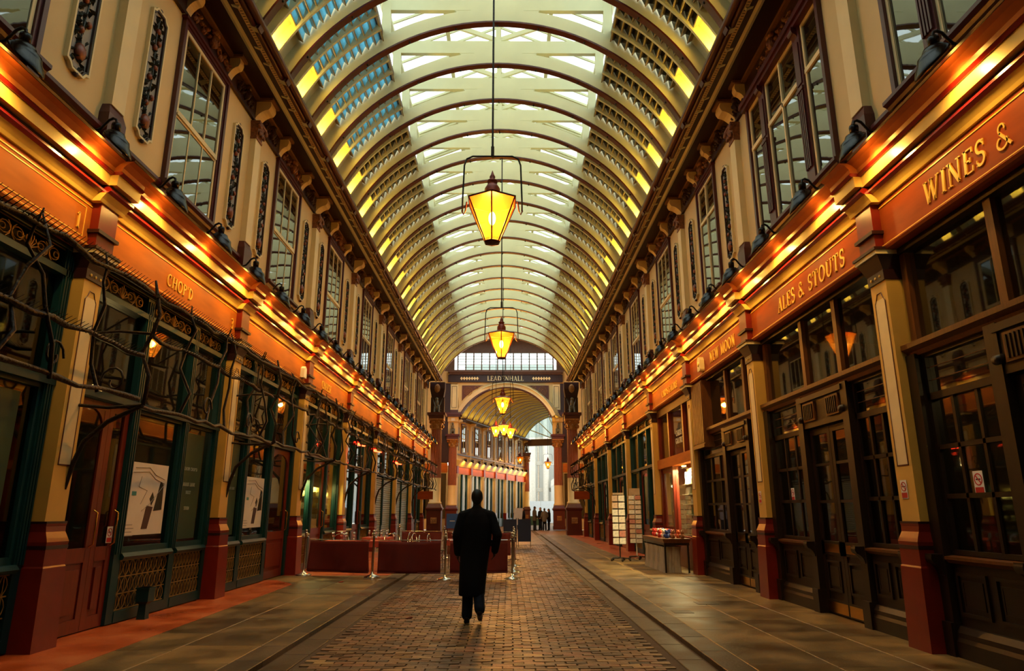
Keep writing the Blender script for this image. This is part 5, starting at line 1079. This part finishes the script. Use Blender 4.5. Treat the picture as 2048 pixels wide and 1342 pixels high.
for i, n_ in enumerate(('near red panel of the side barrier seen edge-on', 'far red panel of the side barrier seen edge-on')): banner(sp_[i], sp_[i + 1], -.02, n_, 5 + i)
bp_ = [(-3.5, 24.6, .004), (-1.9, 24.2, -.05), (-.4, 23.8, -.05)]
for q, n_ in zip(bp_, ('left steel post of the back barrier', 'middle steel post of the back barrier', 'right steel post of the back barrier')): stanchion(*q, n_)
for i, n_ in enumerate(('left red panel of the back barrier', 'middle red panel of the back barrier')): banner(bp_[i], bp_[i + 1], -.02, n_, 9 + i)
banner(bp_[2], sp_[2], -.02, 'right red panel of the back barrier', 12)
TCL = mat('red_table_cloth', '#a83a26', .6, var=.1); CLEAR = glass('wine_glass', '#f4f4f0', .3, .05)
def table(x, y, lab):
    t = thing('cafe_table', lab, 'table', (x, y, 0), 0, 'cafe tables behind the barrier')
    P('tabletop', TCL, lambda b: b.box(-.4, .4, -.36, .36, .72, .75), t, key='ct_t'); P('cloth_hem', TCL, lambda b: b.frus((-.42, .42, -.38, .38), .6, (-.405, .405, -.365, .365), .745), t, key='ct_h')
    for i in (-1, 1):
        for j in (-1, 1): P('leg', STEEL, lambda b: b.tube([(0, 0, .72), (0, 0, 0)], .016, 6), t, (i * .33, j * .3, 0), key='ct_l')
GI = [0]
def wine(x, y, z, lab):
    t = thing('wine_glass', lab, 'glass', (x, y, z), 0, 'wine glasses on the cafe tables')
    P('bowl', CLEAR, lambda b: b.lathe([(.006, .09), (.035, .11), (.042, .15), (.034, .2), (.031, .2), (.039, .15), (.03, .112), (.002, .095)], 12), t, key='wg_b'); P('stem', CLEAR, lambda b: b.lathe([(.034, 0), (.03, .006), (.005, .012), (.005, .095)], 10), t, key='wg_s')
def chair(x, y, rz, lab):
    t = thing('cafe_chair', lab, 'chair', (x, y, 0), rz, 'metal cafe chairs behind the barrier')
    P('seat', mat('chair_seat', '#4a4a3a', .5), lambda b: b.box(-.2, .2, -.2, .2, .44, .47), t, key='ch_s')
    P('backrest', STEEL, lambda b: (b.tube([(-.2, .2, .45), (-.21, .22, .75)] + [(-.21 * cos(q * pi / 8), .23, .75 + .13 * sin(q * pi / 8)) for q in range(9)] + [(.21, .22, .75), (.2, .2, .45)], .012, 6), b.tube([(-.21, .225, .66), (.21, .225, .66)], .01, 5)), t, key='ch_b')
    for i in (-1, 1):
        for j in (-1, 1): P('leg', STEEL, lambda b: b.tube([(i * .18, j * .18, .45), (i * .2, j * .21, 0)], .011, 5), t, key=f'ch_l{i}{j}')
TB = [(-4.1, 18.9, 'cafe table with red cloth nearest the left shops'), (-3.0, 18.7, 'cafe table with red cloth behind the middle panel'), (-3.6, 21.2, 'farther cafe table with red cloth by the shops'), (-1.0, 19.6, 'cafe table with red cloth hidden behind the walking man')]
for x, y, l_ in TB: table(x, y, l_)
for i, (x, y, z) in enumerate([(tx + dx, ty + dy, .751) for tx, ty, _ in TB for dx, dy in ((-.25, -.1), (-.08, .12), (.1, -.12), (.26, .1))]): wine(x, y, z, 'clear stemmed wine glass standing on a red cafe table')
for x, y, rz, l_ in ((-2.2, 20.4, 1.4, 'metal chair standing alone right of the red tables'), (-2.3, 18.8, -1.5, 'metal chair at the right of the near red tables'), (-4.4, 19.9, .2, 'metal chair by the cheese shop front'), (-2.9, 21.3, -1.6, 'metal chair at the farther red table'), (-3.0, 20.0, .1, 'metal chair facing away behind the middle panel'), (-1.7, 19.7, 1.5, 'metal chair left of the table behind the man'), (-.3, 19.7, -1.5, 'metal chair right of the table behind the man')): chair(x, y, rz, l_)
# blue boards
BLUE = mat('blue_board', '#2c5aa0', .5, var=.05); NAVY = mat('navy_canvas', '#1c2a4a', .6, var=.1)
t = thing('menu_board', 'bright blue menu board standing behind the barriers', 'board', (-1.9, 27.5, -.05)); P('board', BLUE, lambda b: b.box(-.23, .23, -.015, .015, .9, 1.45), t)
P('print', WHITE, lambda b: b.box(-.1, .1, -.018, -.014, 1.16, 1.19), t)
for q in (-1, 1): P('leg', IRON, lambda b: b.tube([(q * .2, 0, .9), (q * .22, .1, 0)], .015, 5), t)
for x, y, l_ in ((.35, 31, 'navy canvas barrier panel left of the white sign'), (.98, 31.3, 'navy canvas barrier panel right of its twin')):
    t = thing('canvas_screen', l_, 'barrier panel', (x, y, -.05)); P('panel', NAVY, lambda b: b.box(-.29, .29, -.02, .02, .25, 1.2), t, key='cs_p')
    for q in (-.27, .27): P('post', STEEL, lambda b: b.tube([(0, 0, 0), (0, 0, 1.25)], .018, 6), t, (q, 0, 0), key='cs_s')
t = thing('sandwich_board', 'white easel sign in front of the distant couple', 'board', (.95, 50, -.05)); P('board', WHITE, lambda b: b.ey([(-.35, .6), (.25, .6), (.35, 1.75), (-.25, 1.75)], -.02, .02), t)
for q in (-.25, .25): P('leg', IRON, lambda b: b.tube([(0, .02, .9), (0, .1, 0)], .02, 5), t, (q, 0, 0))
# card racks
RCOL = ['#d8ccbc', '#c89a80', '#cfc2b4', '#b8786a', '#d8d0c4', '#5a4a40', '#c8a890']
def rack(x, y, n, hd, lab, base):
    t = thing('card_rack', lab, 'card rack', (x, y, 0), -.25); r = random.Random(int(x * 10))
    P('pole', base, lambda b: b.tube([(0, 0, .08), (0, 0, 2.0)], .02, 8), t)
    for k in range(5):
        a = 2 * pi * k / 5; f = P('foot', IRON, lambda b: b.tube([(0, 0, .1), (.3 * cos(a), .3 * sin(a), .08)], .02, 5), t); P('castor', IRON, lambda b: b.lathe([(.001, -.015), (.035, -.015), (.035, .015), (.001, .015)], 10, (.3 * cos(a), .3 * sin(a), .036), Matrix.Rotation(pi / 2, 3, 'X')), f)
    h = 1.5 / n
    for j in range(n):
        z = .5 + j * h
        P('wire_pocket', IRON, lambda b: [b.frame(-.2, .2, 0, .012, .003, yy - .004, yy) or b.box(-.2, .2, yy - .03, yy, 0, .006) for yy in (-.13, .16)], t, (0, 0, z))
        for q in (-.1, .1):
            for yy in (-.13, .13): P('card', mat('rack' + str(r.randrange(7)), RCOL[r.randrange(7)], .5, var=.25, scale=14), lambda b: b.box(-.088, .088, -.003, .003, .01, .19), t, (q, yy, z), (-.12 if yy < 0 else .12, 0, 0), (1, 1, h / .214), key='rkcard')
    P('header', mat('rack_header', '#b8a084', .5), lambda b: b.box(-.17, .17, -.01, .01, 2.0, 2.0 + hd), t)
rack(3.75, 22.2, 7, .06, 'nearer postcard rack with large cards', IRON); rack(4.40, 22.9, 10, .22, 'postcard rack with small cards and an oval header', WHITE)
# toy stall
BIN = mat('silver_grey_cloth', '#b0a898', .38, .25, var=.12, scale=5)
t = thing('stall_table', 'low dark stall table in front of CARDS GALORE', 'table', (4.52, 19.3, 0)); P('tabletop', PUB, lambda b: b.box(-.32, .32, -1.35, 1.35, .66, .72), t)
for i in (-1, 1):
    for j in (-1, 1): P('leg', IRON, lambda b: b.box(-.02, .02, -.02, .02, 0, .66), t, (i * .29, j * 1.3, 0), key='tl')
P('tray', PUBL, lambda b: (b.frus((-.32, .32, -1.35, 1.35), .72, (-.36, .36, -1.38, 1.38), .82)), t)
for i, n_ in enumerate(('nearest silver cloth bin under the toy stall', 'second silver cloth bin under the toy stall', 'third silver cloth bin under the toy stall', 'farthest silver cloth bin under the toy stall')):
    y = 18.34 + .64 * i; t = thing('cloth_bin', n_, 'bin', (4.42, y, 0), random.uniform(-.08, .08), 'silver cloth bins under the stall')
    def binf(b):
        n = 28; vs = []
        for z, q in ((0, .25), (.2, .235), (.45, .235), (.62, .245)):
            for k in range(n):
                a = 2 * pi * k / n; cx, cy = cos(a), sin(a); m = max(abs(cx), abs(cy)); w = 1 + .05 * sin(k * 1.9 + z * 5); vs.append((cx / m * q * w * .95, cy / m * q * w, z))
        b.add(vs, [(j * n + k, j * n + (k + 1) % n, (j + 1) * n + (k + 1) % n, (j + 1) * n + k) for j in range(3) for k in range(n)] + [tuple(range(3 * n, 4 * n)), tuple(range(n))[::-1]])
    P('cloth', BIN, binf, t, key='binf'); P('rim', STEEL, lambda b: (b.frame(-.24, .24, 0, .02, .01, -.25, -.23), b.box(-.24, .24, .23, .25, 0, .02)), t, (0, 0, .62), key='binr')
r = random.Random(11); tc = [('red', '#b02820'), ('blue', '#28408a'), ('white', '#cfc8bc'), ('brown', '#8a5a38'), ('orange', '#c05a28')]
for i in range(26):
    cn, cc = tc[r.randrange(5)]; x = 4.52 + r.uniform(-.26, .26); y = 18.1 + i * .094
    t = thing('soft_toy', f'small {cn} soft toy heaped on the stall table', 'toy', (x, y, .82), r.uniform(0, 6), 'soft toys heaped on the stall'); m = mat('toy_' + cn, cc, .8, var=.2)
    P('body', m, lambda b: b.ball((0, 0, .05), (.06, .055, .075), 8, 6), t, key='toyb'); P('head', m, lambda b: b.ball((0, 0, .15), .05, 8, 6), t, key='toyh')
    for q in (-1, 1): P('ear', m, lambda b: b.ball((q * .035, 0, .195), .02, 6, 4), t, key=f'toye{q}'); P('arm', m, lambda b: b.ball((q * .06, -.03, .07), (.025, .025, .04), 6, 4), t, key=f'toya{q}')
# bollard vent and litter
t = thing('vent_box', 'small teal metal vent box standing by the lattice riser', 'vent', (-4.96, 10.5, .004)); P('foot', TEAL, lambda b: b.frus((-.06, .06, -.06, .06), 0, (-.05, .05, -.05, .05), .2), t); P('box', TEAL, lambda b: (b.frus((-.05, .05, -.05, .05), .2, (-.09, .09, -.09, .09), .24), b.box(-.09, .09, -.09, .09, .24, .43), b.box(-.1, .1, -.1, .1, .41, .43)), t)
for x, y, z, m, l_ in ((-2.62, 16.2, .005, WHITE, 'scrap of white paper near the left kerb'), (-3.35, 15.7, .005, REDP, 'scrap of red paper on the left pavement'), (-1.2, 10.9, -.046, BROWN, 'dark brown scrap lying on the setts')):
    tag(P('litter', m, lambda b: b.ext([(-.05, -.03), (.06, -.04), (.04, .03), (-.03, .05)], 0, .014, lambda p, q, tt: (p, q, tt + .008 * p / .05)), None, (x, y, z)), l_, 'litter')

# ------------------------------------------------------------------ people
def remesh(o, v, sm=4):
    m = o.modifiers.new('join', 'REMESH'); m.mode = 'VOXEL'; m.voxel_size = v; m.use_smooth_shade = True
    q = o.modifiers.new('soft', 'SMOOTH'); q.factor = .5; q.iterations = sm
def cap(b, pts, rad, n=12):
    b.tube(pts, rad, n)
    for p, r_ in zip(pts, rad): b.ball(p, r_ * .99, n, 8)
def loft(b, secs, n=24):
    vs = []
    for z, cx, cy, rx, ry in secs:
        for k in range(n): a = 2 * pi * k / n; vs.append((cx + rx * cos(a), cy + ry * sin(a), z))
    m = len(secs); b.add(vs, [(j * n + k, j * n + (k + 1) % n, (j + 1) * n + (k + 1) % n, (j + 1) * n + k) for j in range(m - 1) for k in range(n)] + [tuple(range(n))[::-1], tuple(range((m - 1) * n, m * n))], True)
def person(x, y, z, rz, lab, skin, coatm, trm, hairm, shoem, pose, vox=.012, sc=1., hem=.38, longhair=False):
    t = thing('person', lab, 'person', (x, y, z), rz); t.scale = (sc, sc, sc); J = pose
    def body(b):
        hx, hy, hz = J['head']
        b.ball((hx, hy, hz), (.082, .1, .115), 16, 12); b.ball((hx, hy + .03, hz - .055), (.06, .07, .07), 12, 8)
        b.ball((hx, hy + .1, hz - .005), (.014, .022, .02), 8, 6); b.ball((hx, hy + .088, hz - .062), (.026, .014, .009), 8, 6)
        for q in (-1, 1): b.ball((hx + q * .078, hy - .005, hz - .005), (.012, .022, .032), 8, 6); b.ball((hx + q * .03, hy + .082, hz + .02), (.012, .01, .008), 6, 5)
        cap(b, [(0, -.005, 1.48), (hx * .6, hy * .5, 1.58), (hx, hy - .01, hz - .09)], [.07, .066, .064])
        loft(b, [(.88, 0, 0, .15, .1), (1.05, 0, 0, .14, .1), (1.25, 0, 0, .165, .11), (1.42, 0, 0, .17, .1), (1.52, 0, 0, .09, .07)])
        for q in ('L', 'R'):
            s_ = J['sh' + q]; e_ = J['el' + q]; w_ = J['wr' + q]; cap(b, [s_, e_, w_], [.055, .045, .032])
            W_ = Vector(w_); D_ = (W_ - Vector(e_)).normalized(); sd = -1 if q == 'L' else 1
            fw = Vector((0, 1, 0)); palm = W_ + D_ * .055
            b.ball(palm, (.026, .042, .055), 10, 8)
            for i, fl_ in enumerate((.072, .08, .075, .06)):
                o_ = palm + fw * (.03 - .02 * i) + D_ * .04; cap(b, [o_, o_ + D_ * fl_ * .5 + Vector((-sd * .008, 0, 0)), o_ + D_ * fl_ + Vector((-sd * .028, .004, 0))], [.0095, .009, .008], 8)
            o_ = palm + fw * .035 - D_ * .01; cap(b, [o_, o_ + fw * .022 + D_ * .03, o_ + fw * .026 + D_ * .06], [.012, .011, .009], 8)
        for q in ('L', 'R'): cap(b, [J['hp' + q], J['kn' + q], J['an' + q]], [.085, .06, .042])
    o = P('body', skin, body, t); remesh(o, vox, 3)
    def tr(b):
        for q in ('L', 'R'): cap(b, [J['hp' + q], J['kn' + q], tuple(Vector(J['an' + q]) + Vector((0, 0, .01)))], [.1, .085, .078])
    remesh(P('trousers', trm, tr, t), vox)
    def ct(b):
        loft(b, J['coat']); 
        for q in ('L', 'R'):
            cap(b, [J['sh' + q], J['el' + q], J['wr' + q]], [.082, .072, .058])
            cap(b, [(0, -.01, 1.55), J['sh' + q]], [.07, .078])
        cap(b, [(0, -.02, 1.53), (0, -.01, 1.58)], [.085, .078])
    remesh(P('coat', coatm, ct, t), vox, 5)
    hx, hy, hz = J['head']
    remesh(P('hair', hairm, lambda b: (b.ball((hx, hy - .018, hz + .022), (.088, .1, .105), 14, 10), b.ball((hx, hy - .05, hz - .04), (.07, .06, .07), 12, 8), longhair and cap(b, [(hx, hy - .06, hz), (hx, hy - .085, hz - .15), (hx, hy - .1, hz - .28)], [.075, .07, .045])), t), vox, 3)
    for q in ('L', 'R'):
        a_ = Vector(J['an' + q]); tz = J.get('toe' + q, 0)
        remesh(P('shoe', shoem, lambda b: (cap(b, [tuple(a_ + Vector((0, -.035, -.035))), tuple(a_ + Vector((0, .06, -.045 - tz * .4))), tuple(a_ + Vector((.0, .15, -.06 - tz)))], [.045, .045, .036]), b.box(a_.x - .04, a_.x + .04, a_.y - .07, a_.y + .1, a_.z - .09, a_.z - .06) if not tz else None), t), vox, 2)
    return t
SKD = mat('dark_skin', '#4a2c20', .5, var=.08); SKL = mat('light_skin', '#a87858', .5, var=.08)
BLK = mat('black_wool', '#0a0a0c', .85, var=.2, scale=30, spec=.2); DEN = mat('dark_denim', '#141a26', .85, var=.2, scale=30, spec=.2); HRB = mat('black_hair', '#0a0807', .6, var=.2); LEA = mat('black_leather', '#140e0a', .4); OLIV = mat('olive_jacket', '#3a352a', .8, var=.2); GRYB = mat('grey_brown_coat', '#4a443a', .8, var=.2); BLON = mat('fair_hair', '#8a6a3a', .6)
walk = dict(head=(0, .02, 1.745), shL=(-.205, 0, 1.475), shR=(.205, 0, 1.475), elL=(-.285, -.05, 1.2), elR=(.31, -.08, 1.21), wrL=(-.275, .03, .96), wrR=(.27, .06, .99), hpL=(-.09, 0, .9), hpR=(.07, 0, .9), knL=(-.115, .06, .5), knR=(.03, .03, .5), anL=(-.125, -.01, .095), anR=(.065, -.2, .2), toeR=.08,
            coat=[(.37, -.06, -.02, .19, .17), (.5, -.055, -.02, .195, .175), (.75, -.04, -.01, .205, .165), (1.0, -.02, 0, .215, .155), (1.2, 0, 0, .225, .155), (1.38, 0, 0, .23, .15), (1.49, 0, -.005, .18, .125), (1.56, 0, -.01, .1, .09)])
person(-.19, 10.5, -.05, 0, 'person in a long black overcoat walking away down the setts', SKD, BLK, DEN, HRB, LEA, walk, .011)
stand = dict(head=(0, .03, 1.7), shL=(-.2, 0, 1.44), shR=(.2, 0, 1.44), elL=(-.27, 0, 1.15), elR=(.27, 0, 1.15), wrL=(-.2, .14, 1.0), wrR=(.2, .14, 1.0), hpL=(-.09, 0, .88), hpR=(.09, 0, .88), knL=(-.1, .02, .48), knR=(.1, .02, .48), anL=(-.11, 0, .09), anR=(.11, .03, .09),
             coat=[(.72, 0, 0, .2, .15), (.9, 0, 0, .2, .15), (1.1, 0, 0, .2, .14), (1.32, 0, 0, .22, .14), (1.46, 0, 0, .18, .11), (1.52, 0, 0, .1, .08)])
for x, y, rz, l_, cm, hm, sc, lh in ((2.42, 58.0, -1.2, 'person in dark coat standing at the left of the far group', OLIV, HRB, 1.06, 0), (2.95, 58.8, 2.2, 'person in black jacket in the middle of the far group', BLK, HRB, 1.02, 0), (3.22, 57.6, .2, 'person in grey-brown coat seen from behind in the far group', GRYB, HRB, .98, 0), (3.62, 58.3, 1.2, 'person in black coat at the right of the far group', BLK, HRB, .96, 1),
                                     (1.0, 60.5, .3, 'person with fair hair beside the white easel sign', BLK, BLON, .96, 1), (1.6, 61.5, 1.6, 'person in black coat beside the far slim column', BLK, HRB, 1.0, 0)):
    person(x, y, -.05, rz, l_, SKL, cm, DEN, hm, LEA, stand, .022, sc, longhair=bool(lh))
